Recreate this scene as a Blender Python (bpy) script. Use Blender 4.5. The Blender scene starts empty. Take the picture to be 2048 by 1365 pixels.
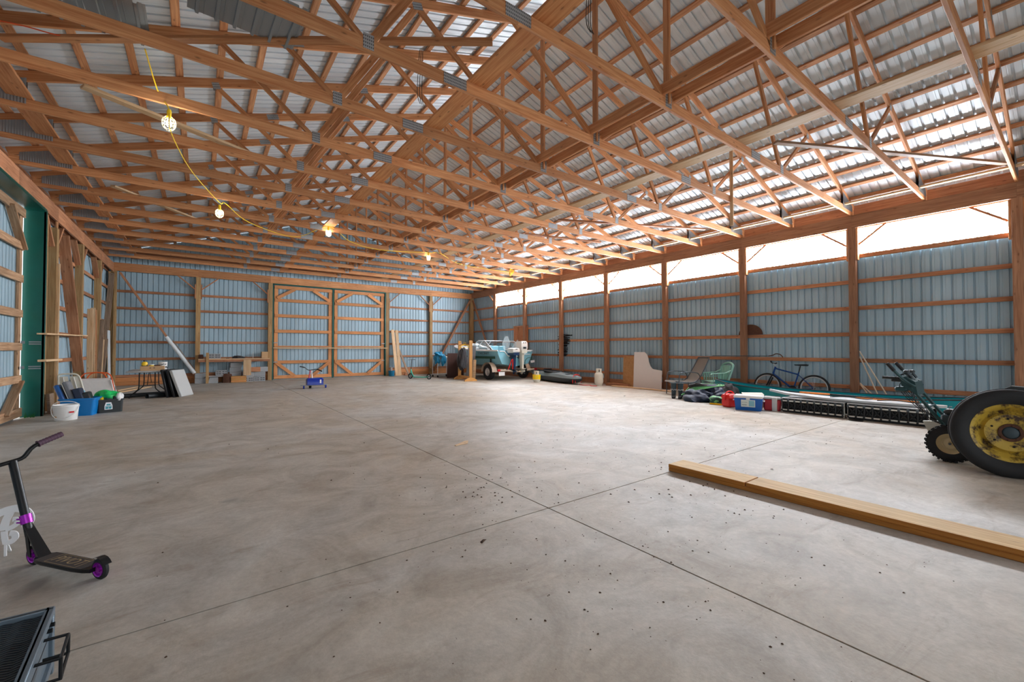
import bpy, bmesh, math, random
from mathutils import Vector, Matrix, Euler
random.seed(7)
C = bpy.context.scene.collection
PI = math.pi
R = math.radians
# ------------------------------------------------------------------ camera
F = 844.0; TH = R(1.05); YAW = math.atan(624/844); CH = 1.3
sY, cY = math.sin(YAW), math.cos(YAW)
cam_d = bpy.data.cameras.new('camera'); cam = bpy.data.objects.new('camera', cam_d); C.objects.link(cam)
cam_d.sensor_width = 36; cam_d.lens = F/2048*36; cam_d.clip_start = .05
cam.location = (0, 0, CH); cam.rotation_euler = (PI/2+TH, 0, -YAW)
bpy.context.scene.camera = cam
# ------------------------------------------------------------------ light
sc = bpy.context.scene
sc.view_settings.view_transform = 'Standard'; sc.view_settings.look = 'None'
sc.view_settings.exposure = 0.24; sc.view_settings.gamma = 1; sc.view_settings.use_curve_mapping = False
WINDOW_E = 74.0; LAMP_W = 30; SKY_E = 1.9
w = bpy.data.worlds.new('sky'); sc.world = w; w.use_nodes = True
w.node_tree.nodes['Background'].inputs[0].default_value = (.93, .96, 1, 1)
w.node_tree.nodes['Background'].inputs[1].default_value = SKY_E
try: sc.cycles.max_bounces = 8; sc.cycles.diffuse_bounces = 6; sc.cycles.use_denoising = True
except Exception: pass
def portal(loc, rot, sx, sy):
    d = bpy.data.lights.new('doorway_portal', 'AREA'); d.shape = 'RECTANGLE'; d.size = sx; d.size_y = sy
    d.cycles.is_portal = True
    o = bpy.data.objects.new('doorway_portal', d); C.objects.link(o); o.location = loc; o.rotation_euler = rot
# the open end behind the camera and the daylight it lets in
portal((4.8, -5.0, 2.1), (PI/2, 0, 0), 12.6, 4.2)

def ray(u, v):
    a = (u-1024)/F; b = (682.5-v)/F
    fw = math.cos(TH)-b*math.sin(TH); up = math.sin(TH)+b*math.cos(TH)
    return Vector((sY*fw+cY*a, cY*fw-sY*a, up))
def at(u, v, x=None, y=None, z=None):
    """the point of the hall seen at a given pixel, on a known plane"""
    d = ray(u, v)
    k = x/d.x if x is not None else y/d.y if y is not None else (z-CH)/d.z
    return Vector((d.x*k, d.y*k, CH+d.z*k))
# ------------------------------------------------------------------ materials
def srgb(r, g, b):
    f = lambda c: (c/255/12.92 if c/255 <= .04045 else ((c/255+.055)/1.055)**2.4)
    return (f(r), f(g), f(b), 1)
def nmat(name):
    m = bpy.data.materials.new(name); m.use_nodes = True
    nt = m.node_tree; return m, nt, nt.nodes['Principled BSDF']
def plain(name, col, rough=.5, metal=0, var=.0, scale=20, spec=.5, bump=0, trans=0, emit=0, alpha=1):
    m, nt, b = nmat(name); c = srgb(*col)
    b.inputs['Roughness'].default_value = rough; b.inputs['Metallic'].default_value = metal
    b.inputs['Specular IOR Level'].default_value = spec
    b.inputs['Base Color'].default_value = c
    if trans: b.inputs['Transmission Weight'].default_value = trans
    if alpha < 1: b.inputs['Alpha'].default_value = alpha
    if emit: b.inputs['Emission Color'].default_value = c; b.inputs['Emission Strength'].default_value = emit
    if var or bump:
        tc = nt.nodes.new('ShaderNodeTexCoord'); n = nt.nodes.new('ShaderNodeTexNoise')
        n.inputs['Scale'].default_value = scale; n.inputs['Detail'].default_value = 5
        nt.links.new(tc.outputs['Object'], n.inputs['Vector'])
        if var:
            mx = nt.nodes.new('ShaderNodeMix'); mx.data_type = 'RGBA'
            mx.inputs[6].default_value = tuple(x*(1-var) for x in c[:3])+(1,)
            mx.inputs[7].default_value = tuple(min(1, x*(1+var)) for x in c[:3])+(1,)
            nt.links.new(n.outputs['Fac'], mx.inputs[0]); nt.links.new(mx.outputs[2], b.inputs['Base Color'])
        if bump:
            bp = nt.nodes.new('ShaderNodeBump'); bp.inputs['Strength'].default_value = bump; bp.inputs['Distance'].default_value = .01
            nt.links.new(n.outputs['Fac'], bp.inputs['Height']); nt.links.new(bp.outputs[0], b.inputs['Normal'])
    return m
def wood(name, light, dark, knot=(80, 45, 25), rough=.65, kn=.55, grain=1.0, stain=0.):
    """lumber: grain along the board's own X, knots, a tone of its own for each board"""
    m, nt, b = nmat(name); N = nt.nodes.new; L = nt.links.new
    tc = N('ShaderNodeTexCoord'); oi = N('ShaderNodeObjectInfo')
    add = N('ShaderNodeVectorMath'); add.operation = 'ADD'
    sc_ = N('ShaderNodeVectorMath'); sc_.operation = 'SCALE'; sc_.inputs['Scale'].default_value = 37
    cb = N('ShaderNodeCombineXYZ')
    for i in range(3): L(oi.outputs['Random'], cb.inputs[i])
    L(cb.outputs[0], sc_.inputs[0]); L(tc.outputs['Object'], add.inputs[0]); L(sc_.outputs[0], add.inputs[1])
    mp = N('ShaderNodeMapping'); mp.inputs['Scale'].default_value = (1.3, 26*grain, 26*grain); L(add.outputs[0], mp.inputs['Vector'])
    n = N('ShaderNodeTexNoise'); n.inputs['Scale'].default_value = 1.6; n.inputs['Detail'].default_value = 6; n.inputs['Distortion'].default_value = .6
    L(mp.outputs[0], n.inputs['Vector'])
    mp2 = N('ShaderNodeMapping'); mp2.inputs['Scale'].default_value = (4.2, 11, 11); L(add.outputs[0], mp2.inputs['Vector'])
    vo = N('ShaderNodeTexVoronoi'); vo.inputs['Scale'].default_value = 1.0; L(mp2.outputs[0], vo.inputs['Vector'])
    cr = N('ShaderNodeValToRGB'); e = cr.color_ramp.elements
    e[0].position = .32; e[0].color = srgb(*dark); e[1].position = .68; e[1].color = srgb(*light); L(n.outputs['Fac'], cr.inputs[0])
    kr = N('ShaderNodeValToRGB'); k = kr.color_ramp.elements; k[0].position = .05; k[0].color = (1, 1, 1, 1); k[1].position = .16; k[1].color = (0, 0, 0, 1)
    L(vo.outputs['Distance'], kr.inputs[0])
    km = N('ShaderNodeMath'); km.operation = 'MULTIPLY'; km.inputs[1].default_value = kn; L(kr.outputs[0], km.inputs[0])
    mx = N('ShaderNodeMix'); mx.data_type = 'RGBA'; L(km.outputs[0], mx.inputs[0]); L(cr.outputs[0], mx.inputs[6]); mx.inputs[7].default_value = srgb(*knot)
    n2 = N('ShaderNodeTexNoise'); n2.inputs['Scale'].default_value = 1.1; n2.inputs['Detail'].default_value = 3; L(add.outputs[0], n2.inputs['Vector'])
    hs = N('ShaderNodeHueSaturation'); mr = N('ShaderNodeMapRange')
    mr.inputs['To Min'].default_value = .76; mr.inputs['To Max'].default_value = 1.14; L(oi.outputs['Random'], mr.inputs['Value'])
    mr2 = N('ShaderNodeMapRange'); mr2.inputs['From Min'].default_value = .3; mr2.inputs['From Max'].default_value = .7
    mr2.inputs['To Min'].default_value = .88-stain; mr2.inputs['To Max'].default_value = 1.08; L(n2.outputs['Fac'], mr2.inputs['Value'])
    mm = N('ShaderNodeMath'); mm.operation = 'MULTIPLY'; L(mr.outputs[0], mm.inputs[0]); L(mr2.outputs[0], mm.inputs[1])
    L(mm.outputs[0], hs.inputs['Value']); L(mx.outputs[2], hs.inputs['Color']); L(hs.outputs[0], b.inputs['Base Color'])
    b.inputs['Roughness'].default_value = rough; b.inputs['Specular IOR Level'].default_value = .35
    bp = N('ShaderNodeBump'); bp.inputs['Strength'].default_value = .12; bp.inputs['Distance'].default_value = .004
    L(n.outputs['Fac'], bp.inputs['Height']); L(bp.outputs[0], b.inputs['Normal'])
    return m
M = {}
M['truss'] = wood('truss_lumber', (210, 154, 106), (178, 114, 70))
M['girt'] = wood('girt_lumber', (198, 142, 104), (160, 104, 70), stain=.1)
M['purlin'] = wood('purlin_lumber', (212, 158, 112), (172, 112, 74), kn=.6)
M['post'] = wood('post_lumber', (190, 156, 108), (158, 120, 76), kn=.5)
M['brown_post'] = wood('brown_post_lumber', (172, 128, 98), (138, 96, 70), kn=.5)
M['door'] = wood('door_lumber', (226, 164, 110), (198, 126, 74))
M['pale'] = wood('pale_lumber', (226, 196, 158), (204, 166, 122))
M['grey_wood'] = wood('weathered_lumber', (170, 145, 122), (130, 105, 84))
M['olddoor'] = wood('aged_door_lumber', (196, 160, 126), (150, 112, 80), stain=.1)
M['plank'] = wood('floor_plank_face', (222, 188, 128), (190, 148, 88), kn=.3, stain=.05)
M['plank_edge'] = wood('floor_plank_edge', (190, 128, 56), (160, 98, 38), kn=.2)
M['ply'] = wood('plywood', (196, 130, 84), (166, 100, 62), kn=.35, grain=.4)
M['rack'] = wood('rack_lumber', (226, 170, 100), (206, 146, 78), kn=.15)
M['osb'] = wood('tan_board', (196, 148, 98), (180, 130, 82), kn=.1, grain=.3)
def metal_sheet(name, col, rough, metal):
    m, nt, b = nmat(name); N = nt.nodes.new; L = nt.links.new
    tc = N('ShaderNodeTexCoord'); n = N('ShaderNodeTexNoise'); n.inputs['Scale'].default_value = .9; n.inputs['Detail'].default_value = 4
    mp = N('ShaderNodeMapping'); mp.inputs['Scale'].default_value = (2.5, 2.5, .6)
    L(tc.outputs['Object'], mp.inputs[0]); L(mp.outputs[0], n.inputs['Vector'])
    oi = N('ShaderNodeObjectInfo'); mr = N('ShaderNodeMapRange'); mr.inputs['To Min'].default_value = .92; mr.inputs['To Max'].default_value = 1.05
    L(oi.outputs['Random'], mr.inputs['Value'])
    cr = N('ShaderNodeValToRGB'); e = cr.color_ramp.elements; c = srgb(*col)
    e[0].position = .3; e[0].color = tuple(x*.86 for x in c[:3])+(1,); e[1].position = .7; e[1].color = tuple(min(1, x*1.08) for x in c[:3])+(1,)
    L(n.outputs['Fac'], cr.inputs[0])
    hs = N('ShaderNodeHueSaturation'); L(cr.outputs[0], hs.inputs['Color']); L(mr.outputs[0], hs.inputs['Value']); L(hs.outputs[0], b.inputs['Base Color'])
    b.inputs['Roughness'].default_value = rough; b.inputs['Metallic'].default_value = metal
    return m
M['wall_steel'] = metal_sheet('grey_blue_wall_steel', (162, 188, 201), .5, .05)
M['roof_steel'] = metal_sheet('galvanised_roof_steel', (216, 226, 232), .38, .2)
M['galv'] = metal_sheet('galvanised_plate', (150, 156, 160), .38, .8)
M['green'] = plain('green_painted_steel', (8, 84, 74), .3, .2, .12, 6)
def plate_mat():
    m, nt, b = nmat('punched_plate'); N = nt.nodes.new; L = nt.links.new
    tc = N('ShaderNodeTexCoord'); w_ = N('ShaderNodeTexWave'); w_.wave_type = 'BANDS'; w_.bands_direction = 'X'
    w_.inputs['Scale'].default_value = 16; L(tc.outputs['Object'], w_.inputs['Vector'])
    w2 = N('ShaderNodeTexWave'); w2.bands_direction = 'Z'; w2.inputs['Scale'].default_value = 9; L(tc.outputs['Object'], w2.inputs['Vector'])
    ml = N('ShaderNodeMath'); ml.operation = 'MULTIPLY'; L(w_.outputs['Fac'], ml.inputs[0]); L(w2.outputs['Fac'], ml.inputs[1])
    cr = N('ShaderNodeValToRGB'); e = cr.color_ramp.elements; e[0].position = .1; e[0].color = srgb(176, 182, 186); e[1].position = .6; e[1].color = srgb(92, 98, 102)
    L(ml.outputs[0], cr.inputs[0]); L(cr.outputs[0], b.inputs['Base Color']); b.inputs['Metallic'].default_value = .6; b.inputs['Roughness'].default_value = .4
    return m
M['plate'] = plate_mat()
def glow(name, col, e):
    m, nt, b = nmat(name); b.inputs['Base Color'].default_value = srgb(*col)
    b.inputs['Emission Color'].default_value = srgb(*col); b.inputs['Emission Strength'].default_value = e; return m
M['fibre'] = glow('translucent_sheet_backlit', (238, 246, 255), WINDOW_E)
M['fibre_rib'] = glow('translucent_sheet_rib', (236, 232, 228), WINDOW_E*.012)
def concrete():
    m, nt, b = nmat('concrete'); N = nt.nodes.new; L = nt.links.new
    g = N('ShaderNodeNewGeometry'); pos = g.outputs['Position']
    def noise(s, d, dist=0, r=.5, sc=(1, 1, 1)):
        mp = N('ShaderNodeMapping'); mp.inputs['Scale'].default_value = sc; L(pos, mp.inputs[0])
        n = N('ShaderNodeTexNoise'); n.inputs['Scale'].default_value = s; n.inputs['Detail'].default_value = d
        n.inputs['Distortion'].default_value = dist; n.inputs['Roughness'].default_value = r; L(mp.outputs[0], n.inputs['Vector']); return n.outputs['Fac']
    def ramp(f, p0, c0, p1, c1):
        r = N('ShaderNodeValToRGB'); e = r.color_ramp.elements; e[0].position = p0; e[0].color = c0; e[1].position = p1; e[1].color = c1; L(f, r.inputs[0]); return r.outputs[0]
    def mix(f, a, c, mode='MIX'):
        x = N('ShaderNodeMix'); x.data_type = 'RGBA'; x.blend_type = mode
        if isinstance(f, float): x.inputs[0].default_value = f
        else: L(f, x.inputs[0])
        L(a, x.inputs[6]); L(c, x.inputs[7]) if not isinstance(c, tuple) else setattr(x.inputs[7], 'default_value', c); return x.outputs[2]
    base = ramp(noise(.38, 5, .8, .6), .34, srgb(180, 168, 150), .62, srgb(190, 188, 182))
    c2 = ramp(noise(1.7, 8, 1.2, .68), .3, (.62, .575, .53, 1), .7, (1.16, 1.16, 1.16, 1))
    col = mix(.85, base, c2, 'MULTIPLY')
    fine = ramp(noise(26, 8, .3, .75), .35, (.84, .83, .82, 1), .65, (1.08, 1.08, 1.08, 1))
    col = mix(.75, col, fine, 'MULTIPLY')
    strk = ramp(noise(2.2, 8, .9, .7, (.6, 2.2, 1)), .55, (0, 0, 0, 1), .76, (.7, .7, .7, 1))
    col = mix(strk, col, srgb(138, 118, 98))
    stain = ramp(noise(.95, 3, 1.5, .5), .67, (0, 0, 0, 1), .78, (.6, .6, .6, 1))
    col = mix(stain, col, srgb(112, 108, 104))
    pale = ramp(noise(2.1, 6, 2., .7), .66, (0, 0, 0, 1), .78, (.5, .5, .5, 1))
    col = mix(pale, col, srgb(205, 203, 198))
    vo = N('ShaderNodeTexVoronoi'); vo.inputs['Scale'].default_value = 11; L(pos, vo.inputs['Vector'])
    sp = ramp(vo.outputs['Distance'], .03, (1, 1, 1, 1), .07, (0, 0, 0, 1)); ms = ramp(noise(1.3, 3), .55, (0, 0, 0, 1), .7, (.8, .8, .8, 1))
    mm = N('ShaderNodeMath'); mm.operation = 'MULTIPLY'; L(sp, mm.inputs[0]); L(ms, mm.inputs[1])
    col = mix(mm.outputs[0], col, srgb(84, 66, 50))
    L(col, b.inputs['Base Color']); b.inputs['Roughness'].default_value = .55; b.inputs['Specular IOR Level'].default_value = .35
    bp = N('ShaderNodeBump'); bp.inputs['Strength'].default_value = .12; bp.inputs['Distance'].default_value = .006
    L(noise(60, 6), bp.inputs['Height']); L(bp.outputs[0], b.inputs['Normal'])
    return m
M['concrete'] = concrete()
def mk(name, *a, **k): M[name] = plain(name, *a, **k)
mk('joint_dark', (58, 50, 44), .9); mk('soil', (196, 192, 180), .95)
mk('black_rubber', (26, 27, 30), .7, 0, .2, 30, bump=.2); mk('black_plastic', (24, 26, 28), .4); mk('black_metal', (22, 24, 26), .35, .3)
mk('grip_tape', (66, 58, 54), .95, 0, .25, 400, bump=.3); mk('gold_print', (150, 128, 92), .7)
mk('purple', (176, 50, 190), .25, .6); mk('dull_purple', (92, 66, 84), .55)
mk('white_paint', (236, 238, 240), .4); mk('white_plastic', (232, 232, 230), .35, 0, .03, 9); mk('steel', (150, 156, 162), .3, .9); mk('dark_steel', (84, 92, 98), .4, .8, .15, 12)
mk('frame_steel', (112, 128, 140), .4, .5, .15, 14); mk('yellow_cord', (245, 205, 30), .5); mk('orange_cord', (232, 90, 30), .5)
mk('cage_yellow', (250, 240, 200), .5); mk('navy', (28, 42, 66), .55, 0, .3, 8, bump=.3); mk('blue_tote', (0, 118, 190), .35, 0, .05, 6)
mk('toy_blue', (8, 50, 160), .25); mk('teal', (70, 205, 180), .35); mk('teal_canoe', (0, 146, 156), .35, 0, .1, 3); mk('pale_blue', (132, 190, 206), .3, 0, .06, 4)
mk('deep_blue_pl', (16, 78, 140), .4, 0, .1, 5); mk('cream', (216, 214, 200), .5, 0, .04, 8); mk('canvas', (224, 222, 218), .85, 0, .06, 7, bump=.4)
mk('orange_tube', (226, 92, 30), .35); mk('bag_green', (20, 190, 95), .3, 0, .25, 18, bump=.4); mk('bin_black', (36, 42, 44), .45); mk('print_teal', (50, 150, 160), .6)
mk('cardboard', (196, 160, 120), .85, 0, .05, 12); mk('yellow', (250, 205, 20), .4); mk('yellow_green', (226, 222, 60), .4); mk('label_dark', (50, 66, 74), .6)
mk('grey_table', (182, 184, 182), .5, 0, .04, 30); mk('pvc_white', (226, 232, 234), .3); mk('block', (160, 164, 166), .9, 0, .15, 30, bump=.3); mk('hole_dark', (18, 18, 20), .9)
mk('brown_panel', (70, 42, 34), .5, 0, .2, 9); mk('cloth_dark', (58, 56, 58), .9, 0, .3, 12, bump=.4); mk('cloth_grey', (120, 122, 126), .9, 0, .1, 12, bump=.3); mk('tarp_blue', (10, 120, 160), .5, 0, .2, 10, bump=.5)
mk('trailer_paint', (206, 186, 164), .5, .1, .25, 18); mk('red_lens', (190, 24, 34), .3); mk('engine_white', (226, 222, 214), .3, 0, .04, 9); mk('engine_navy', (30, 52, 84), .35)
mk('kayak_deck', (104, 118, 120), .45, 0, .1, 4); mk('kayak_hull', (44, 52, 58), .45); mk('strap_red', (216, 40, 34), .6); mk('tank_white', (226, 222, 206), .35, 0, .05, 6)
mk('drywall_pink', (224, 220, 218), .8, 0, .03, 5); mk('char', (24, 24, 28), .9, 0, .3, 20); mk('rust', (88, 56, 40), .8, .2, .4, 14, bump=.4)
mk('chair_green', (146, 200, 186), .4); mk('chair_mesh', (112, 106, 98), .8); mk('hose_green', (120, 190, 130), .45); mk('dark_green', (40, 84, 70), .6, 0, .2, 14, bump=.4)
mk('red_plastic', (222, 32, 28), .35, 0, .05, 8); mk('cooler_blue', (0, 92, 176), .35, 0, .05, 8); mk('cooler_red', (170, 20, 40), .35); mk('sticker', (216, 226, 222), .5); mk('print_grey', (90, 104, 104), .6)
mk('lattice_black', (20, 24, 27), .45); mk('rail_white', (216, 216, 208), .4, .2, .1, 9); mk('deck_white', (206, 210, 212), .5, 0, .08, 5); mk('orange_paddle', (240, 140, 50), .4)
mk('bike_blue', (20, 72, 140), .25, .4); mk('tyre', (30, 31, 33), .75, 0, .15, 30, bump=.15); mk('rim_steel', (196, 198, 198), .35, .4); mk('beige_rim', (206, 190, 150), .45, 0, .08, 9)
mk('tiller_green', (46, 76, 78), .4, .4, .15, 12); mk('cap_red', (190, 30, 60), .4); mk('grass', (40, 110, 40), .8)
mk('wood_stick', (206, 190, 170), .6); mk('bulb_off', (240, 240, 235), .3); mk('plate_white', (226, 228, 226), .5); mk('clear', (225, 238, 240), .05, 0, alpha=.22); mk('chips', (74, 54, 38), .95, 0, .3, 50)
M['bulb'] = glow('bulb_glow', (255, 246, 232), 22)
def tractor_rim():
    m, nt, b = nmat('worn_yellow_rim'); N = nt.nodes.new; L = nt.links.new
    tc = N('ShaderNodeTexCoord'); n = N('ShaderNodeTexNoise'); n.inputs['Scale'].default_value = 9; n.inputs['Detail'].default_value = 8; n.inputs['Roughness'].default_value = .7
    L(tc.outputs['Object'], n.inputs['Vector']); cr = N('ShaderNodeValToRGB'); e = cr.color_ramp.elements
    e[0].position = .40; e[0].color = srgb(58, 38, 24); e[1].position = .52; e[1].color = srgb(186, 156, 58); L(n.outputs['Fac'], cr.inputs[0])
    L(cr.outputs[0], b.inputs['Base Color']); b.inputs['Roughness'].default_value = .5; return m
M['rim_yellow'] = tractor_rim()

# ------------------------------------------------------------------ mesh tools
class MB:
    def __init__(s): s.v = []; s.f = []; s.mi = []; s.cur = 0
    def mark(s): return len(s.v)
    def xf(s, mat, i0=0):
        for i in range(i0, len(s.v)): s.v[i] = mat @ Vector(s.v[i])
        return s
    def face(s, *idx): s.f.append(tuple(idx)); s.mi.append(s.cur)
    def pts(s, p): i = len(s.v); s.v += [Vector(q) for q in p]; return i
    def box(s, c, d, b=0, rot=None):
        x, y, z = [q/2 for q in d]; m0 = s.mark()
        if b <= 0:
            i = s.pts([(-x,-y,-z),(x,-y,-z),(x,y,-z),(-x,y,-z),(-x,-y,z),(x,-y,z),(x,y,z),(-x,y,z)])
            for f in ((0,3,2,1),(4,5,6,7),(0,1,5,4),(1,2,6,5),(2,3,7,6),(3,0,4,7)): s.face(*[i+k for k in f])
        else:
            b = min(b, x*.98, y*.98, z*.98)
            P = []
            for a in (-1, 1):
                for e in (-1, 1):
                    for g in (-1, 1): P += [(a*x, e*(y-b), g*(z-b)), (a*(x-b), e*y, g*(z-b)), (a*(x-b), e*(y-b), g*z)]
            s.hull(P)
        T = Matrix.Translation(c)
        if rot is not None: T = T @ (rot if isinstance(rot, Matrix) else Euler(rot).to_matrix().to_4x4())
        return s.xf(T, m0)
    def hull(s, P):
        bm = bmesh.new(); vs = [bm.verts.new(p) for p in P]
        bmesh.ops.convex_hull(bm, input=vs)
        for v_ in [q for q in bm.verts if not q.link_faces]: bm.verts.remove(v_)
        bmesh.ops.dissolve_limit(bm, angle_limit=.01, verts=bm.verts, edges=bm.edges)
        bm.verts.index_update(); i = s.pts([q.co.copy() for q in bm.verts])
        for f in bm.faces: s.face(*[i+q.index for q in f.verts])
        bm.free(); return s
    def frame(s, p, q, up=(0, 0, 1)):
        p, q = Vector(p), Vector(q); x = (q-p).normalized(); up = Vector(up)
        if abs(x.dot(up)) > .999: up = Vector((0, 1, 0))
        y = up.cross(x).normalized(); z = x.cross(y)
        return Matrix(((x.x,y.x,z.x,(p.x+q.x)/2),(x.y,y.y,z.y,(p.y+q.y)/2),(x.z,y.z,z.z,(p.z+q.z)/2),(0,0,0,1))), (q-p).length
    def bar(s, p, q, w_, h, b=0, up=(0, 0, 1)):
        T, L_ = s.frame(p, q, up); m0 = s.mark(); s.box((0, 0, 0), (L_, w_, h), b); return s.xf(T, m0)
    def tube(s, P, r, n=8, closed=False, smooth=0, cap=True):
        P = [Vector(p) for p in P]
        if smooth: P = spline(P, smooth, closed)
        m = len(P); rings = []
        up = None
        for i in range(m):
            a = P[i-1] if (i > 0 or closed) else P[0]; c = P[(i+1) % m] if (i < m-1 or closed) else P[-1]
            t = (c-a).normalized()
            if up is None:
                up = Vector((0, 0, 1)) if abs(t.z) < .9 else Vector((1, 0, 0))
            y = t.cross(up).normalized(); up = y.cross(t).normalized()
            rr = r[i] if isinstance(r, (list, tuple)) else r
            rings.append(s.pts([P[i]+(y*math.cos(2*PI*k/n)+up*math.sin(2*PI*k/n))*rr for k in range(n)]))
        for i in range(m if closed else m-1):
            a, c = rings[i], rings[(i+1) % m]
            for k in range(n): s.face(a+k, a+(k+1) % n, c+(k+1) % n, c+k)
        if cap and not closed:
            s.face(*[rings[0]+k for k in range(n)][::-1]); s.face(*[rings[-1]+k for k in range(n)])
        return s
    def lathe(s, prof, n=24, c=(0, 0, 0), axis='z', closed=False):
        m0 = s.mark(); rings = []
        for r, z in prof:
            if r < 1e-5: rings.append((s.pts([(0, 0, z)]), 1))
            else: rings.append((s.pts([(r*math.cos(2*PI*k/n), r*math.sin(2*PI*k/n), z) for k in range(n)]), n))
        pr = list(zip(rings, rings[1:]))+([(rings[-1], rings[0])] if closed else [])
        for (a, na), (b_, nb) in pr:
            for k in range(n):
                k2 = (k+1) % n
                if na == 1 and nb == 1: continue
                if na == 1: s.face(a, b_+k2, b_+k)
                elif nb == 1: s.face(a+k, a+k2, b_)
                else: s.face(a+k, a+k2, b_+k2, b_+k)
        T = Matrix.Translation(c)
        if axis == 'x': T = T @ Matrix.Rotation(PI/2, 4, 'Y')
        if axis == 'y': T = T @ Matrix.Rotation(-PI/2, 4, 'X')
        return s.xf(T, m0)
    def prism(s, P, h, z0=0):
        """outline in XY, thickness h along Z from z0"""
        n = len(P); a = s.pts([(p[0], p[1], z0) for p in P]); b_ = s.pts([(p[0], p[1], z0+h) for p in P])
        s.face(*[a+k for k in range(n)][::-1]); s.face(*[b_+k for k in range(n)])
        for k in range(n): s.face(a+k, a+(k+1) % n, b_+(k+1) % n, b_+k)
        return s
    def loft(s, secs, closed=False, cap=False):
        rs = [s.pts(q) for q in secs]; n = len(secs[0])
        for a, b_ in zip(rs, rs[1:]):
            for k in range(n if closed else n-1): s.face(a+k, a+(k+1) % n, b_+(k+1) % n, b_+k)
        if cap:
            s.face(*[rs[0]+k for k in range(n)][::-1]); s.face(*[rs[-1]+k for k in range(n)])
        return s
    def mesh(s, name, mats, smooth=True):
        me = bpy.data.meshes.new(name); me.from_pydata([tuple(q) for q in s.v], [], s.f)
        for m in (mats if isinstance(mats, list) else [mats]): me.materials.append(M[m] if isinstance(m, str) else m)
        if isinstance(mats, list) and len(mats) > 1: me.polygons.foreach_set('material_index', s.mi)
        me.validate(); me.update()
        bm = bmesh.new(); bm.from_mesh(me); bmesh.ops.recalc_face_normals(bm, faces=bm.faces); bm.to_mesh(me); bm.free()
        if smooth: me.shade_smooth(); me.set_sharp_from_angle(angle=R(38))
        return me
    def build(s, name, mats, parent=None, loc=None, rot=None, smooth=True, **tagk):
        o = bpy.data.objects.new(name, s.mesh(name, mats, smooth)); C.objects.link(o)
        if parent is not None: o.parent = parent
        if loc is not None: o.location = loc
        if rot is not None: o.rotation_euler = rot
        if tagk: tag(o, **tagk)
        return o
def spline(P, n=6, closed=False):
    out = []; m = len(P)
    for i in range(m if closed else m-1):
        p0 = P[(i-1) % m] if (closed or i > 0) else P[0]; p1 = P[i]; p2 = P[(i+1) % m]; p3 = P[(i+2) % m] if (closed or i < m-2) else P[-1]
        for k in range(n):
            t = k/n; out.append(.5*((2*p1)+(-p0+p2)*t+(2*p0-5*p1+4*p2-p3)*t*t+(-p0+3*p1-3*p2+p3)*t**3))
    if not closed: out.append(P[-1].copy())
    return out
def tag(o, label=None, cat=None, group=None, kind=None):
    if label: o['label'] = label
    if cat: o['category'] = cat
    if group: o['group'] = group
    if kind: o['kind'] = kind
    return o
def thing(name, label, cat, loc=(0, 0, 0), rz=0, group=None, rot=None):
    o = bpy.data.objects.new(name, None); C.objects.link(o); o.location = loc; o.rotation_euler = rot or (0, 0, rz); o.empty_display_size = .1
    return tag(o, label, cat, group)
def copy_tree(o, parent=None):
    c = o.copy(); C.objects.link(c)
    if parent is not None: c.parent = parent
    for ch in list(o.children): copy_tree(ch, c)
    return c
_bc = {}
def beam(name, p, q, wd, h, mat, parent=None, up=(0, 0, 1), **tg):
    """a board from p to q; h along 'up', grain along its length; shares its mesh with boards alike"""
    T, L_ = MB().frame(p, q, up); key = (round(L_, 3), wd, h, mat)
    if key not in _bc: _bc[key] = MB().box((0, 0, 0), (L_, wd, h), min(.004, wd/8)).mesh(name, mat, False)
    o = bpy.data.objects.new(name, _bc[key]); C.objects.link(o)
    if parent is not None: o.parent = parent
    o.matrix_local = T
    if tg: tag(o, **tg)
    return o
def text(name, s, size, mat, parent, mat4, depth=.001, shear=0):
    cu = bpy.data.curves.new(name, 'FONT'); cu.body = s; cu.size = size; cu.extrude = depth; cu.align_x = 'CENTER'; cu.align_y = 'CENTER'; cu.shear = shear; cu.resolution_u = 2
    t = bpy.data.objects.new(name+'_c', cu); C.objects.link(t); dg = bpy.context.evaluated_depsgraph_get()
    me = bpy.data.meshes.new_from_object(t.evaluated_get(dg)); bpy.data.objects.remove(t)
    me.materials.clear(); me.materials.append(M[mat]); o = bpy.data.objects.new(name, me); C.objects.link(o)
    if parent is not None: o.parent = parent
    o.matrix_local = mat4; return o
def struct(name):
    o = bpy.data.objects.new(name, None); C.objects.link(o); o['kind'] = 'structure'; return o

# ------------------------------------------------------------------ the hall
XL, XR, YB, YF = -2.44, 12.0, 20.06, -5.0
XC = (XL+XR)/2
POSTS = [.68+2.44*k for k in range(-2, 8)]
TY = [.68+1.22*k for k in range(-4, 16)]
CHB = 4.36                                          # underside of the trusses' bottom chords
def zt(x): return 4.52+((XR-XL)/2-abs(x-XC))/3      # underside of the rafters
# floor: sawn joints between slabs
fl = MB().box((4.8, 7.9, -.09), (15.4, 26.4, .1)).build('floor', 'joint_dark', kind='structure')
xs = [-2.9, 2.30, 7.44, 12.5]; ys = [-5.2, -1.5, 2.61, 6.74, 10.85, 14.96, 21.0]
for i in range(3):
    for j in range(6):
        gx = .005; gy = .0018
        x0, x1 = xs[i]+(gx if i < 2 else .002), xs[i+1]-(gx if i == 0 else .002)
        y0, y1 = ys[j]+(.005 if ys[j] == 2.61 else .0018), ys[j+1]-(.005 if ys[j+1] == 2.61 else .0018)
        MB().box(((x0+x1)/2, (y0+y1)/2, -.02), (x1-x0, y1-y0, .04), .0015).build('floor_slab', 'concrete', fl, smooth=False)
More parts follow.
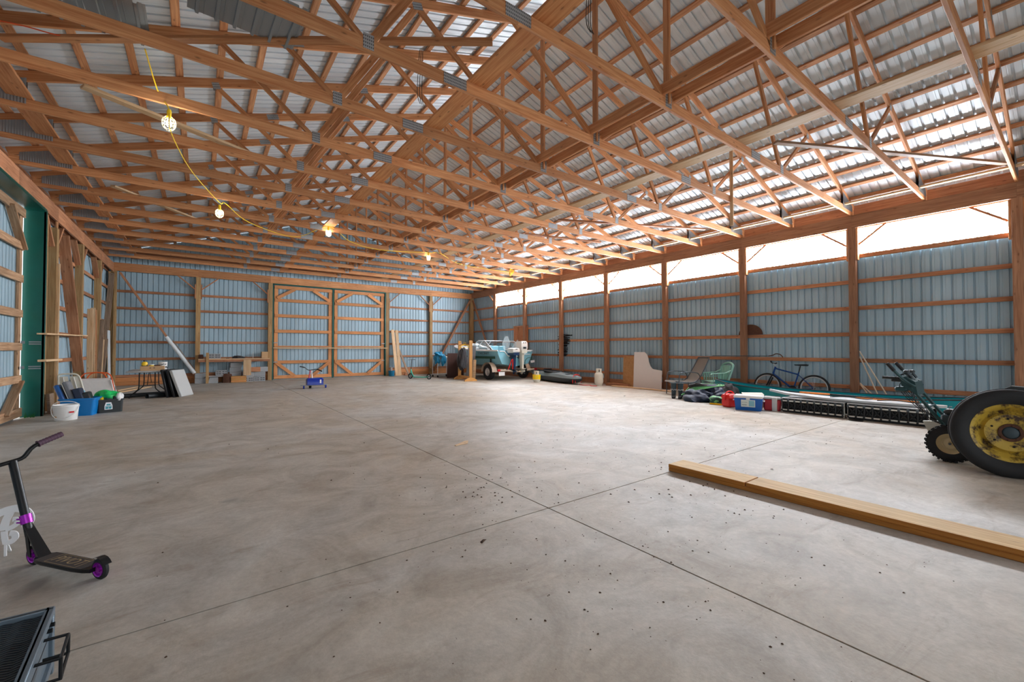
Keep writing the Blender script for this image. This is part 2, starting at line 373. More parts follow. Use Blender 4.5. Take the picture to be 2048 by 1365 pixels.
# steel sheets
PITCH = .1524
def sheet_mesh(name, n, h0, h1, mats, closed_ribs=False, d=.024, gw=.028, base=0.):
    """n ribs wide (local X), ribs running up local Z, ribs standing off to local +Y"""
    mb = MB(); W = n*PITCH; xs_ = []
    xs_.append((0, 0, 0))
    for k in range(n):
        x = k*PITCH+PITCH/2
        xs_ += [(x-gw/2-.004, 0, 0), (x-gw/2+.002, d, 1), (x+gw/2-.002, d, 1), (x+gw/2+.004, 0, 1)]
        if k < n-1 or True:
            xs_ += [(x+PITCH*.32, 0, 0), (x+PITCH*.34, .003, 0), (x+PITCH*.38, .003, 0), (x+PITCH*.40, 0, 0)]
    xs_.append((W, 0, 0)); xs_ = sorted([q for q in xs_ if q[0] <= W], key=lambda q: q[0])
    a = mb.pts([(x, y, base) for x, y, _ in xs_]); b_ = mb.pts([(x, y, base+h0+(h1-h0)*x/W) for x, y, _ in xs_])
    for k in range(len(xs_)-1):
        mb.cur = 1 if (xs_[k][1] > .01 or xs_[k+1][1] > .01) else 0
        mb.face(a+k, a+k+1, b_+k+1, b_+k)
    return mb.mesh(name, mats, False)
_sh = {}
def sheet(name, n, h0, h1, mat, parent, matx, rib=None):
    key = (n, round(h0, 3), round(h1, 3), mat)
    if key not in _sh: _sh[key] = sheet_mesh(name, n, h0, h1, [mat, rib or mat])
    o = bpy.data.objects.new(name, _sh[key]); C.objects.link(o); o.parent = parent; o.matrix_local = matx; return o
def place(x, y, z, rz): return Matrix.Translation((x, y, z)) @ Matrix.Rotation(rz, 4, 'Z')
SW = 6*PITCH
# right wall --------------------------------------------------------
wr = struct('wall_right')
X2 = XR+.215
WIN0, WIN1 = 3.44, 4.10
y = YB+.16; k = 0
while y > YF:
    n = 6; yl = y-SW
    if yl < YF: n = max(1, int((y-YF)/PITCH)); yl = y-n*PITCH
    full = y > 17.75+.4 or y < -.5
    # local X runs towards -Y, outside is +X
    Mx = Matrix.Translation((X2, y, 0)) @ Matrix.Rotation(-PI/2, 4, 'Z')
    if full: sheet('wall_panel', n, 4.42, 4.42, 'wall_steel', wr, Mx)
    else:
        sheet('wall_panel', n, WIN0+.03, WIN0+.03, 'wall_steel', wr, Mx)
    y -= n*PITCH
    if n < 6: break
GZ = [.415, 1.03, 1.635, 2.235, 2.85]
pY = POSTS + [17.76]
bays = [YF] + [p for p in POSTS] + [YB]
for a, b_ in zip(bays, bays[1:]):
    for gz in GZ: beam('girt', (XR+.175, a+.0, gz), (XR+.175, b_, gz), .04, .09, 'girt', wr)
    beam('window_sill_board' if (a > -.6 and b_ < 18) else 'girt', (XR+.16, a, 3.43), (XR+.16, b_, 3.43), .07 if (a > -.6 and b_ < 18) else .04, .09, 'girt', wr)
    beam('skirt_board', (XR+.175, a, .10), (XR+.175, b_, .10), .04, .2, 'girt', wr)
    beam('header_board', (XR+.02, a, 4.215), (XR+.02, b_, 4.215), .045, .29, 'brown_post', wr)
    beam('header_board', (XR+.175, a, 4.215), (XR+.175, b_, 4.215), .045, .29, 'girt', wr)
for p in POSTS:
    beam('post', (XR+.07, p, 0), (XR+.07, p, 4.36), .14, .14, 'brown_post', wr)
    for s in (-1, 1):
        beam('brace_block', (XR+.07, p+s*.09, 3.33), (XR+.07, p+s*.09, 4.06), .038, .12, 'truss', wr, up=(1, 0, 0))
        beam('knee_brace', (XR+.10, p+s*.11, 3.68), (XR+.10, p+s*.60, 4.07), .042, .09, 'girt', wr, up=(1, 0, 0))
beam('post', (XR+.07, YB-.0, 0), (XR+.07, YB-.0, 4.36), .16, .16, 'post', wr)
beam('corner_brace', (XR+.06, YB-.12, 3.95), (XR+.06, 18.15, .9), .12, .04, 'girt', wr, up=(1, 0, 0))
# the strip of translucent sheets under the eave: one window per bay
n_w = 0
for a, b_ in zip(bays, bays[1:]):
    if a < -.6 or b_ > 18: continue
    n_w += 1; wn = struct('window_%d' % n_w)
    y = b_-.02
    while y > a+.02:
        n = min(6, int(round((y-a-.02)/PITCH)))
        if n < 1: break
        Mx = Matrix.Translation((X2-.03, y, WIN0+.03)) @ Matrix.Rotation(-PI/2, 4, 'Z')
        sheet('translucent_panel', n, .68, .68, 'fibre', wn, Mx, 'fibre_rib'); y -= n*PITCH
# back wall ---------------------------------------------------------
wb = struct('wall_back')
Y2 = YB+.13
def roofz(x): return zt(x)+.19
DX0, DX1, DZ = 2.42, 7.20, 4.02
for xa, xb, z0 in ((XL-.26, DX0-.02, 0), (DX0-.02, DX1+.02, DZ-.06), (DX1+.02, XR+.26, 0)):
    x = xa
    while x < xb-.03:
        n = min(6, int(math.ceil((xb-x)/PITCH-.01))); x1 = x+n*PITCH
        if x1 > xb+.03: x -= x1-xb; x1 = xb
        sheet('wall_panel', n, roofz(x)-z0, roofz(x1)-z0, 'wall_steel', wb, Matrix.Translation((x, Y2+(.004 if n < 6 else 0), z0)))
        x = x1
GB = [.33, .93, 1.54, 2.14, 2.74, 3.34]
bx = [XL, -.07, DX0-.09, DX1+.09, 9.59, XR]
for a, b_ in zip(bx, bx[1:]):
    if abs(a-(DX0-.09)) > .01:
        for gz in GB: beam('girt', (a, YB+.09, gz), (b_, YB+.09, gz), .04, .09, 'girt', wb)
        for gz in (.07, .21): beam('skirt_board', (a, YB+.09, gz), (b_, YB+.09, gz), .04, .138, 'door', wb)
    beam('header_board', (a, YB-.06, 4.17), (b_, YB-.06, 4.17), .045, .29, 'truss', wb)
for a in bx:
    beam('post', (a, YB, 0), (a, YB, 4.30), .15, .15, 'post', wb)
    for s in (-1, 1):
        if (a == XL and s < 0) or (a == XR and s > 0) or abs(a+s*.5-XC) < 2.4: continue
        if a in (XL, XR): continue
        beam('knee_brace', (a+s*.09, YB-.03, 3.55), (a+s*.62, YB-.03, 4.03), .04, .06, 'girt', wb, up=(0, 1, 0))
        beam('brace_block', (a+s*.095, YB-.03, 3.2), (a+s*.095, YB-.03, 3.75), .038, .09, 'girt', wb, up=(0, 1, 0))
beam('corner_brace', at(240, 545, y=YB-.1), at(390, 752, y=YB-.1), .07, .05, 'girt', wb, up=(0, 1, 0))
beam('corner_brace', (XR-.1, YB-.1, 3.95), at(867, 742, y=YB-.1), .11, .04, 'girt', wb, up=(0, 1, 0))
for gz in (4.75, 5.35, 5.95): # gable girts
    hw = (zt(XC)+.1-gz)*3
    beam('girt', (max(XL, XC-hw), YB+.09, gz), (min(XR, XC+hw), YB+.09, gz), .04, .09, 'girt', wb)
# the double doors of the back wall ---------------------------------
def leaf(nm, x0, x1):
    d = struct(nm); yy = YB+.03
    nn = int((x1-x0)/PITCH)
    x = x0-.06
    while x < x1+.02:
        n = min(6, int(math.ceil((x1+.06-x)/PITCH-.01))); xx = min(x, x1+.06-n*PITCH)
        sheet('door_panel', n, 4.0, 4.0, 'wall_steel', d, Matrix.Translation((xx, yy+.04+(.004 if n < 6 else 0), .002))); x += n*PITCH
    for xx in (x0+.07, x1-.07): beam('door_stile', (xx, yy, .04), (xx, yy, 3.96), .04, .14, 'door', d, up=(1, 0, 0))
    for zz in (.11, 3.89): beam('door_rail', (x0, yy-.035, zz), (x1, yy-.035, zz), .035, .14, 'door', d)
    for zz in (.74, 2.04, 2.69, 3.34): beam('door_rail', (x0+.02, yy-.035, zz), (x1-.02, yy-.035, zz), .035, .13, 'door', d)
    beam('door_rail', (x0, yy-.03, 1.40), (x1, yy-.03, 1.40), .035, .05, 'door', d)
    for s, xx in ((1, x0), (-1, x1)):
        beam('door_brace', (xx+s*.1, yy-.045, 3.42), (xx+s*.78, yy-.045, 3.85), .13, .04, 'door', d, up=(0, 1, 0)).data
        beam('door_brace', (xx+s*.08, yy-.045, .72), (xx+s*.78, yy-.045, .14), .13, .04, 'door', d, up=(0, 1, 0))
    for zz in (1.55, .74):
        MB().box((x0+.05 if x0 < 4 else x1-.05, yy-.06, zz), (.16, .012, .03)).build('hinge', 'galv', d)
    return d
dm = (DX0+DX1)/2
leaf('door_1', DX0+.06, dm-.05); leaf('door_2', dm+.05, DX1-.06)
tr = MB(); tr.box((dm, YB+.02, 2.0), (.06, .06, 4.0)); tr.box((DX0+.01, YB+.0, 2.0), (.04, .12, 4.0)); tr.box((DX1-.01, YB, 2.0), (.04, .12, 4.0)); tr.box((dm, YB+.0, 4.0), (DX1-DX0, .12, .045))
tr.build('trim_1', 'green', kind='structure')
beam('door_bar', (DX0+.02, YB-.12, 1.33), (DX1+.06, YB-.12, 1.33), .04, .05, 'pale', label='long timber bar lying across both leaves of the back doors', cat='bar')
# left wall ---------------------------------------------------------
wl = struct('wall_left')
LP = [.68+2.44*k for k in (5, 6, 7)]
X3 = XL-.20
DY1 = 11.95                                          # end of the left doorway
y = YB+.16
while y > DY1+.1:
    n = min(6, int(round((y-DY1-.05)/PITCH)))
    if n < 1: break
    # local X runs towards +Y, outside is -X
    sheet('wall_panel', n, 4.42, 4.42, 'wall_steel', wl, Matrix.Translation((X3, y-n*PITCH, 0)) @ Matrix.Rotation(PI/2, 4, 'Z')); y -= n*PITCH
y = 7.0
while y > YF:
    sheet('wall_panel', 6, 4.42, 4.42, 'wall_steel', wl, Matrix.Translation((X3, y-SW, 0)) @ Matrix.Rotation(PI/2, 4, 'Z')); y -= SW
lb = [DY1+.02]+LP+[YB]
for a, b_ in zip(lb, lb[1:]):
    for gz in GZ+[3.43]: beam('girt', (XL-.16, a, gz), (XL-.16, b_, gz), .04, .09, 'girt', wl)
    beam('skirt_board', (XL-.16, a, .1), (XL-.16, b_, .1), .04, .2, 'girt', wl)
for a, b_ in ((YF, 2.5), (2.5, 7.0)):
    for gz in GZ+[3.43]: beam('girt', (XL-.16, a, gz), (XL-.16, b_, gz), .04, .09, 'girt', wl)
for a, b_ in ((YF, .68), (.68, 5.56), (5.56, 10.44), (10.44, 12.86), (12.86, 15.3), (15.3, 17.74), (17.74, YB)):
    beam('header_board', (XL-.02, a, 4.14), (XL-.02, b_, 4.14), .045, .31, 'girt', wl)
    beam('header_board', (XL-.15, a, 4.14), (XL-.15, b_, 4.14), .045, .31, 'girt', wl)
for i, p in enumerate(LP):
    beam('post', (XL-.075, p, 0), (XL-.075, p, 3.99 if i else 3.85), .15, .15, 'post', wl)
    beam('brace_block', (XL-.02, p-.02, 3.2), (XL-.02, p-.02, 4.0), .03, .06, 'truss', wl, up=(0, 1, 0))
    beam('knee_brace', (XL-.09, p-.1, 3.45), (XL-.09, p-.62, 3.98), .05, .12, 'girt', wl, up=(1, 0, 0))
    beam('knee_brace', (XL-.09, p+.1, 3.45), (XL-.09, p+.62, 3.98), .05, .12, 'girt', wl, up=(1, 0, 0))
beam('post', (XL-.06, YB, 0), (XL-.06, YB, 3.98), .15, .15, 'post', wl)
beam('post', (XL-.11, 12.3, 0), (XL-.11, 12.3, 3.98), .14, .14, 'post', wl)
beam('post', (XL+.02, 12.86, 0), (XL+.02, 12.86, 3.1), .04, .04, 'pale', wl)
beam('corner_brace', (XL-.03, YB-.2, 3.9), at(204, 742, x=XL-.03), .05, .14, 'grey_wood', wl, up=(1, 0, 0))
beam('corner_brace', at(126, 470, x=XL-.05), at(160, 770, x=XL-.05), .05, .2, 'girt', wl, up=(1, 0, 0))
beam('shelf_board', at(84, 668, x=XL+.04), at(168, 672, x=XL+.04), .14, .03, 'pale', wl)
beam('shelf_board', at(84, 722, x=XL+.04), at(117, 720, x=XL+.04), .12, .04, 'pale', wl)
# left doorway: green steel jamb and head, timber-framed door
tg = MB()
tg.box((XL-.13, DY1, 2.0), (.30, .03, 4.0)); tg.box((XL-.0, DY1+.03, 2.0), (.03, .09, 4.0))
tg.box((XL-.13, 9.45, 3.97), (.30, 5.0, .03)); tg.box((XL+.01, 9.45, 3.985), (.02, 5.0, .05))
tg.prism([(0, 0), (.3, 0), (.3, -.16), (.24, -.05), (.14, 0)], .01)
tg.build('trim_2', 'green', kind='structure')
ld = struct('door_3'); xd = XL-.24
dy0, dy1 = 7.3, 11.8
for yy in (7.4, 9.5, 11.7): beam('door_stile', (xd-.03, yy, .05), (xd-.03, yy, 3.92), .04, .14, 'olddoor', ld, up=(0, 1, 0))
for zz in (.12, 3.84): beam('door_rail', (xd, dy0, zz), (xd, dy1, zz), .04, .16, 'olddoor', ld)
for zz in (.74, 1.34, 1.95, 2.6, 3.2): beam('door_rail', (xd, dy0, zz), (xd, dy1-.06, zz), .04, .14, 'olddoor', ld)
beam('door_brace', (xd+.02, 11.68, 3.15), (xd+.02, 10.95, 3.8), .04, .12, 'olddoor', ld, up=(1, 0, 0))
beam('door_brace', (xd+.02, 11.65, .7), (xd+.02, 10.9, .15), .04, .12, 'olddoor', ld, up=(1, 0, 0))
y = 11.68
while y > 7.4:
    sheet('door_panel', 6, 3.93, 3.93, 'wall_steel', ld, Matrix.Translation((xd-.06, y-SW, .0)) @ Matrix.Rotation(PI/2, 4, 'Z')); y -= SW
for zz, m in ((.95, 'galv'), (1.42, 'galv')):
    h = MB(); h.box((xd+.03, 11.72, zz), (.02, .14, .05)); h.box((XL-.1, DY1-.022, zz+.01), (.16, .014, .02)); h.box((XL-.1, DY1-.022, zz-.03), (.16, .014, .02)); h.build('hinge', m, ld)
g = MB()
for i in range(26):
    a = random.random()*PI; l = .05+random.random()*.09; c0 = Vector((XL-.2+random.random()*.14, 11.78+random.random()*.12, 0))
    g.hull([c0+Vector((.004, 0, 0)), c0-Vector((.004, 0, 0)), c0+Vector((0, .004, 0)), c0+Vector((math.cos(a)*l*.6, -math.sin(a)*l*.4, l))])
g.build('grass_tuft', 'grass', label='small green grass tuft growing through at the foot of the green jamb', cat='grass', kind='stuff')
# front end, behind the camera: open doorway
wf = struct('wall_front')
x = XL-.2
while x < XR+.2:
    x1 = x+SW; z0 = 4.2
    sheet('wall_panel', 6, roofz(x)-z0, roofz(x1)-z0, 'wall_steel', wf, Matrix.Translation((x, YF, z0))); x = x1
MB().box((4.8, -14, -.12), (60, 18, .1)).build('ground', 'soil', kind='structure')
# roof: purlins and sheets ------------------------------------------
ce = struct('ceiling')
sl = math.atan(1/3); Lh = (XR-XL)/2+.45
NP = 17
for s in (-1, 1):
    for k in range(NP):
        dx = (.38+(k-1)*.482 if k else .08) if s > 0 else .12+k*.495
        if dx > Lh: break
        x = XC+s*dx; z = zt(x)+.148*1.0+.022
        cuts = [YF, .0, 5.0+.61*(k % 2), 10.1, 15.3-.6*(k % 2), YB+.1]
        nrm = Vector((s*math.sin(sl), 0, math.cos(sl)))
        for a, b_ in zip(cuts, cuts[1:]): beam('purlin', (x, a, z), (x, b_, z), .089, .038, 'purlin', ce, up=nrm)
    # sheets: local X along Y, ribs along the slope, rib side up
    y = YF
    Ls = Lh/math.cos(sl)
    while y < YB+.2:
        nrm = Vector((s*math.sin(sl), 0, math.cos(sl)))
        dn = Vector((s*math.cos(sl), 0, -math.sin(sl)))   # down the slope
        org = Vector((XC, y, zt(XC)+.192*1.05))
        X_ = Vector((0, 1, 0)); Z_ = dn; Y_ = nrm
        if X_.cross(Y_).dot(Z_) < 0: X_ = Vector((0, -1, 0)); org.y += SW
        Mx = Matrix(((X_.x, Y_.x, Z_.x, org.x), (X_.y, Y_.y, Z_.y, org.y), (X_.z, Y_.z, Z_.z, org.z), (0, 0, 0, 1)))
        sheet('roof_panel', 6, Ls, Ls, 'roof_steel', ce, Mx); y += SW
    # eave closing board
    beam('eave_board', (XC+s*((XR-XL)/2+.235), YF, 4.46), (XC+s*((XR-XL)/2+.235), YB+.1, 4.46), .025, .34, 'girt', ce)
    beam('eave_board', (XC+s*(Lh-.02), YF, zt(XC+s*Lh)+.05), (XC+s*(Lh-.02), YB, zt(XC+s*Lh)+.05), .03, .3, 'girt', ce)
# long boards that tie the trusses together, lying on the bottom chords
for x, wd, h, z, m in ((2.68, .26, .038, CHB+.16, 'door'), (6.74, .27, .038, CHB+.16, 'pale'), (-1.88, .235, .038, CHB+.16, 'truss'), (11.5, .089, .038, CHB+.16, 'pale')):
    for a, b_ in ((YF, .68), (.68, 5.56), (5.56, 10.44), (10.44, 15.32), (15.32, YB)): beam('tie_board', (x, a, z), (x, b_, z), wd, h, m, ce)
for a, b_ in ((YF, .68), (.68, 5.56), (5.56, 10.44), (10.44, 15.32), (15.32, YB)):
    beam('tie_board', (4.66, a, CHB+.21), (4.66, b_, CHB+.21), .038, .14, 'truss', ce); beam('tie_board', (4.91, a, CHB+.21), (4.91, b_, CHB+.21), .038, .14, 'truss', ce)
# trusses -----------------------------------------------------------
ORD = ['nearest', 'second', 'third', 'fourth', 'fifth', 'sixth', 'seventh', 'eighth', 'ninth', 'tenth', 'eleventh', 'twelfth', 'thirteenth', 'fourteenth', 'fifteenth', 'sixteenth']
def P(x, dz=.07): return Vector((x, 0, zt(x)+dz))
def make_truss():
    t = thing('roof_truss', 'roof truss', 'truss', group='timber roof trusses')
    zc = CHB+.07; Jr, Jl = 8.2, 2*XC-8.2
    for a, b_ in ((XL-.12, 2.37), (2.37, 7.2), (7.2, XR+.12)): beam('bottom_chord', (a, 0, zc), (b_, 0, zc), .038, .14, 'truss', t)
    for s in (-1, 1):
        e = XC+s*((XR-XL)/2+.14)
        beam('top_chord', P(XC+s*.0), P(XC+s*3.7), .038, .133, 'truss', t); beam('top_chord', P(XC+s*3.7), P(e), .038, .133, 'truss', t)
        T1, T2, J = P(XC+s*2.35, .02), P(XC+s*4.62, .02), Vector((XC+s*3.42, 0, zc))
        Cc = Vector((XC, 0, zc))
        beam('web', Cc, T1, .038, .089, 'truss', t); beam('web', J, T1, .038, .089, 'truss', t); beam('web', J, T2, .038, .064, 'truss', t)
    beam('web', (XC, 0, zc), (XC, 0, zt(XC)+.05), .038, .089, 'truss', t)
    def pl(x, z, w_, h, ry=0, nm='gusset_plate'):
        key = (w_, h)
        if key not in _pl:
            mb = MB()
            for sy in (-1, 1): mb.box((0, sy*.0205, 0), (w_, .0025, h))
            _pl[key] = mb.mesh('gusset_plate', 'plate', False)
        o = bpy.data.objects.new(nm, _pl[key]); C.objects.link(o); o.parent = t; o.location = (x, 0, z); o.rotation_euler = (0, ry, 0)
    pl(XC, zc+.05, .13, .2); pl(2.37, zc, .30, .125); pl(7.2, zc, .30, .125)
    for s in (-1, 1):
        pl(XC+s*3.42, zc+.03, .11, .16); pl(XC+s*2.35, P(XC+s*2.35, .02).z, .15, .1, s*sl); pl(XC+s*4.62, P(XC+s*4.62, .02).z, .1, .1, s*sl); pl(XC+s*3.7, P(XC+s*3.7).z, .2, .1, s*sl)
    pl(XC, zt(XC)+.03, .2, .12)
    # pressed heel plates: ribbed steel filling the wedge above the chord's end
    for s in (-1, 1):
        hp = MB(); n = 22; x0 = XC+s*((XR-XL)/2+.0); x1 = XC+s*((XR-XL)/2-.62)
        for sy in (-1, 1):
            top, bot = [], []
            for i in range(n*2+1):
                f = i/(n*2); x = x0+(x1-x0)*f; yy = sy*(.022+(.006 if i % 2 else 0))
                top.append((x, yy, zt(x)+.04)); bot.append((x, yy, zc+.0))
            hp.loft([bot, top])
        hp.build('heel_plate', 'galv', t, smooth=False)
    return t
_pl = {}
proto = make_truss()
for i, y in enumerate([t for t in TY if t > 0]):
    o = proto if i == 0 else copy_tree(proto)
    o.location = (0, y, 0)
    o['label'] = ('timber roof truss spanning the hall, %s from the camera' % ORD[i]) if i < len(ORD) else 'timber roof truss spanning the hall, last before the back wall'
for y, l_ in zip([t for t in TY if -2 < t < 0][::-1], ('timber roof truss directly above and just behind the camera', 'timber roof truss one bay behind the camera')):
    o = copy_tree(proto); o.location = (0, y, 0); o['label'] = l_
# loose braces among the trusses
zb = CHB+.18
def loose(a, b_, wd, h, mat, lab): beam('brace_board', a, b_, wd, h, mat, label=lab, cat='brace')
loose(at(0, 76, z=zb+.02), at(985, 84, z=zb+.02), .09, .038, 'truss', 'long board nailed slantwise over the chords, upper left of the roof')
loose(at(1550, 285, z=zb+.03), at(2020, 328, z=zb+.03), .09, .038, 'grey_wood', 'weathered slanting brace board beside the nearest trusses at the window side')
loose(at(1116, 440, z=zb+.02), at(1410, 459, z=zb+.02), .09, .038, 'girt', 'reddish slanting brace board over the middle trusses at the window side')
loose(at(1051, 468, z=zb+.02), at(1201, 485, z=zb+.02), .09, .038, 'girt', 'short slanting brace board over the far trusses at the window side')
loose(at(164, 172, z=zb), at(545, 326, z=zb), .12, .038, 'pale', 'pale board lying aslant over the chords behind the nearest lamp')
loose(at(225, 372, z=zb), at(398, 441, z=zb), .1, .038, 'pale', 'splintered pale board lying over the chords left of the second lamp')
loose(at(940, 500, z=zb), at(998, 516, z=zb), .1, .038, 'pale', 'short pale board lying over the chords above the boat')
vb = at(1463, 385, y=4.30)
loose((vb.x, 4.30, vb.z-.70), (vb.x, 4.30, vb.z+.92), .02, .07, 'pale', 'upright pale batten nailed to a truss above the disc on the wall')
# stored steel offcuts on the chords, upper left
for i, (pa, rz, wd, ln, lab) in enumerate(((at(500, 15, z=4.56), .05, .9, .7, 'grey ribbed steel offcut lying on the chords, upper left, nearer the ridge plank'), (at(170, 10, z=4.6), .0, .8, .7, 'grey ribbed steel offcut lying on the chords near the top left corner'))):
    n = 6; o = bpy.data.objects.new('steel_offcut', sheet_mesh('steel_offcut', 6, ln, ln, ['galv', 'galv'])); C.objects.link(o)
    o.matrix_world = Matrix.Translation(pa+Vector((-.45, -.35, 0))) @ Matrix.Rotation(rz, 4, 'Z') @ Matrix.Rotation(-PI/2, 4, 'X'); tag(o, lab, 'sheet')
# hanging wires
for (u, v, l) in ((839, 152, .35), (1178, 5, .3)):
    p = at(u, v, z=4.6); w_ = MB(); 
    for k in range(3): w_.tube([p+Vector((k*.02, 0, .32)), p+Vector((k*.03-.02, .02, -l*.5)), p+Vector((.02*k, -.02, -l))], .004, 5, smooth=4)
    w_.build('wire_bundle', 'black_plastic', label='thin black wires dangling from the trusses, %s the ridge plank' % ('left of' if u < 900 else 'right of'), cat='wire')
# string of caged lamps ---------------------------------------------
def lamp(pos, lab):
    t = thing('cage_lamp', lab, 'lamp', pos, group='caged lamps on the yellow cord')
    MB().lathe([(0, .17), (.02, .17), (.024, .15), (.024, .09), (.03, .085), (.03, .06), (0, .06)], 16).build('socket', 'yellow_cord', t)
    MB().lathe([(0, .065), (.014, .06), (.018, .04), (.032, .01), (.03, -.02), (.018, -.04), (0, -.045)], 20).build('bulb', 'bulb', t)
    c = MB()
    for k in range(8):
        a = k*PI/4; c.tube([Vector((r*math.cos(a), r*math.sin(a), z)) for r, z in ((.03, .08), (.062, .05), (.07, 0), (.058, -.055), (.028, -.085))], .0035, 5, smooth=3)
    for r, z in ((.066, .035), (.07, 0), (.06, -.05), (.028, -.085)): c.tube([Vector((r*math.cos(a*PI/8), r*math.sin(a*PI/8), z)) for a in range(16)], .0035, 5, closed=True)
    c.build('wire_cage', 'cage_yellow', t)
    d = bpy.data.lights.new('lamp_light', 'POINT'); d.energy = LAMP_W; d.color = (1, .93, .82); d.shadow_soft_size = .042
    o = bpy.data.objects.new('lamp_light', d); C.objects.link(o); o.parent = t; o.location = (0, 0, 0)
    return pos+Vector((0, 0, .17))
LPOS = [at(338, 247, y=6.72), at(439, 427, y=10.37), at(657, 463, y=11.58), at(857, 509, y=12.80)]
for p_ in LPOS: p_.z = min(p_.z, 4.3)
tops = [lamp(p_, l_) for p_, l_ in zip(LPOS, ('lit cage lamp hanging nearest, upper left', 'lit cage lamp second along the yellow cord', 'lit cage lamp beside the ridge plank', 'lit cage lamp farthest along, towards the windows'))]
cd = MB()
pts = [at(290, 98, z=4.55), at(315, 180, z=4.5), tops[0], tops[0]+Vector((.02, .1, -.25)), at(385, 345, z=4.3), tops[1]+Vector((0, -.1, .02)), tops[1]+Vector((.1, .0, .05)), at(500, 446, z=4.28), at(590, 474, z=4.2), tops[2], at(700, 483, z=4.3), at(760, 500, z=4.22), tops[3], at(880, 507, z=4.4), at(925, 530, z=4.4), at(1020, 545, z=4.45)]
cd.tube(pts, .007, 6, smooth=6)
cl = at(1022, 542, z=4.42)
for k in range(6): cd.tube([cl+Vector((.1*math.cos(a*PI/5)*(1-.1*k), .02*k-.05, .12*math.sin(a*PI/5)-.02*k)) for a in range(10)], .007, 5, closed=True)
cd.build('light_cord', 'yellow_cord', label='thin yellow cord strung between the cage lamps, coiled at its far end', cat='cord')
MB().tube([at(-60, 30, z=4.58), at(40, 50, z=4.56), at(130, 73, z=4.56), at(225, 79, z=4.57)], .006, 6, smooth=6).build('extension_cord', 'orange_cord', label='thin orange cord draped over the chords at the top left', cat='cord')
print('triangles so far', sum(len(m.polygons) for m in bpy.data.meshes))
#OBJECTS#
def V(*a): return Vector(a)
def rotz(a): return Matrix.Rotation(a, 4, 'Z')
def TR(x, y, z): return Matrix.Translation((x, y, z))
# ---- planks on the floor, near right ------------------------------
pk = thing('plank', 'long thick yellowish timber plank lying on the concrete, nearest on the right', 'plank', (4.16, 1.2, 0))
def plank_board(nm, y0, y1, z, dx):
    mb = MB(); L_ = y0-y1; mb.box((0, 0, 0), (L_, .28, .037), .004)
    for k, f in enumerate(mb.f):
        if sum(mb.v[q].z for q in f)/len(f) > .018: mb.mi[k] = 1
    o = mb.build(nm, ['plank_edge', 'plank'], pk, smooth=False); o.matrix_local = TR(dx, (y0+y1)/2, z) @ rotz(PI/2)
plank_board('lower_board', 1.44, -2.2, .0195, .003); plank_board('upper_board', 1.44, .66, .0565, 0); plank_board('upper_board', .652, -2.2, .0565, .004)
# wood chip and small debris
cp = at(924, 888, z=0)
MB().prism([(-.16, -.03), (.05, -.06), (.17, .03), (.12, .055), (-.02, .02), (-.15, .0)], .008).build('wood_offcut', 'pale', loc=(cp.x, cp.y, .002), rot=(0, 0, .35), label='thin pale wood offcut lying alone in the middle of the floor', cat='offcut')
db = MB(); rr = random.Random(3)
cl_ = [(2.2, 2.9, 1.2, 40), (1.7, 2.2, .5, 40), (4.5, 4.2, 1.6, 90), (3.6, 2.2, .7, 60), (2.0, 1.6, .5, 50), (5.2, 3.0, 1.2, 60), (1.9, 3.1, .3, 40), (5.8, 5.2, 1.6, 60), (3.2, 1.5, .8, 40), (6.5, 3.5, 2, 60), (1.0, 1.8, .8, 15), (5.5, 6.5, 2.0, 120), (8, 4, 1.5, 80), (2, 6, 2.5, 70), (2.6, 1.4, .8, 90), (2.3, 3.4, .4, 60)]
for cx, cy, sd, n in cl_:
    for i in range(n):
        x, y = rr.gauss(cx, sd), rr.gauss(cy, sd)
        if x < -.6 or y < .4 or (3.97 < x < 4.35 and y < 2.7): continue
        s_ = rr.choice([.002, .0025, .003, .004, .005, .007])*(1.0 if x+y < 5 else 1.5); a = rr.random()*PI
        db.hull([V(x+s_*rr.uniform(.6, 1.3)*math.cos(a+k*2*PI/5), y+s_*rr.uniform(.6, 1.3)*math.sin(a+k*2*PI/5), .0005) for k in range(5)]+[V(x+rr.uniform(-.3, .3)*s_, y, s_*.8)])
db.build('floor_crumbs', 'chips', label='dark crumbs of dried mud and bark scattered over the concrete', cat='debris', kind='stuff')
for (u, v, ln, an, m, lab) in ((1250, 793, .14, .2, 'navy', 'small dark scrap on the floor between the tall white tank and the boots'), (1075, 806, .10, 1, 'black_plastic', 'small black scrap on the floor beyond the middle of the hall'), (1547, 940, .05, .6, 'white_plastic', 'tiny white scrap beside the long plank'), (1014, 866, .05, 0, 'chips', 'small dark bark scrap right of the floor offcut'), (970, 1084, .07, .4, 'chips', 'clump of mud on the concrete below the joints crossing')):
    p = at(u, v, z=0); MB().hull([V(-ln/2, 0, 0), V(ln/2, .01, 0), V(ln*.3, .03, 0), V(-ln*.3, .025, 0), V(0, .012, .012)]).build('scrap', m, loc=(p.x, p.y, .001), rot=(0, 0, an), label=lab, cat='scrap')
p = at(1712, 842, z=0)
MB().lathe([(0, .012), (.10, .012), (.11, 0)], 24).build('drain_cover', 'black_metal', loc=(p.x, p.y, 0), label='flat round black disc on the floor before the lattice platforms', cat='disc')
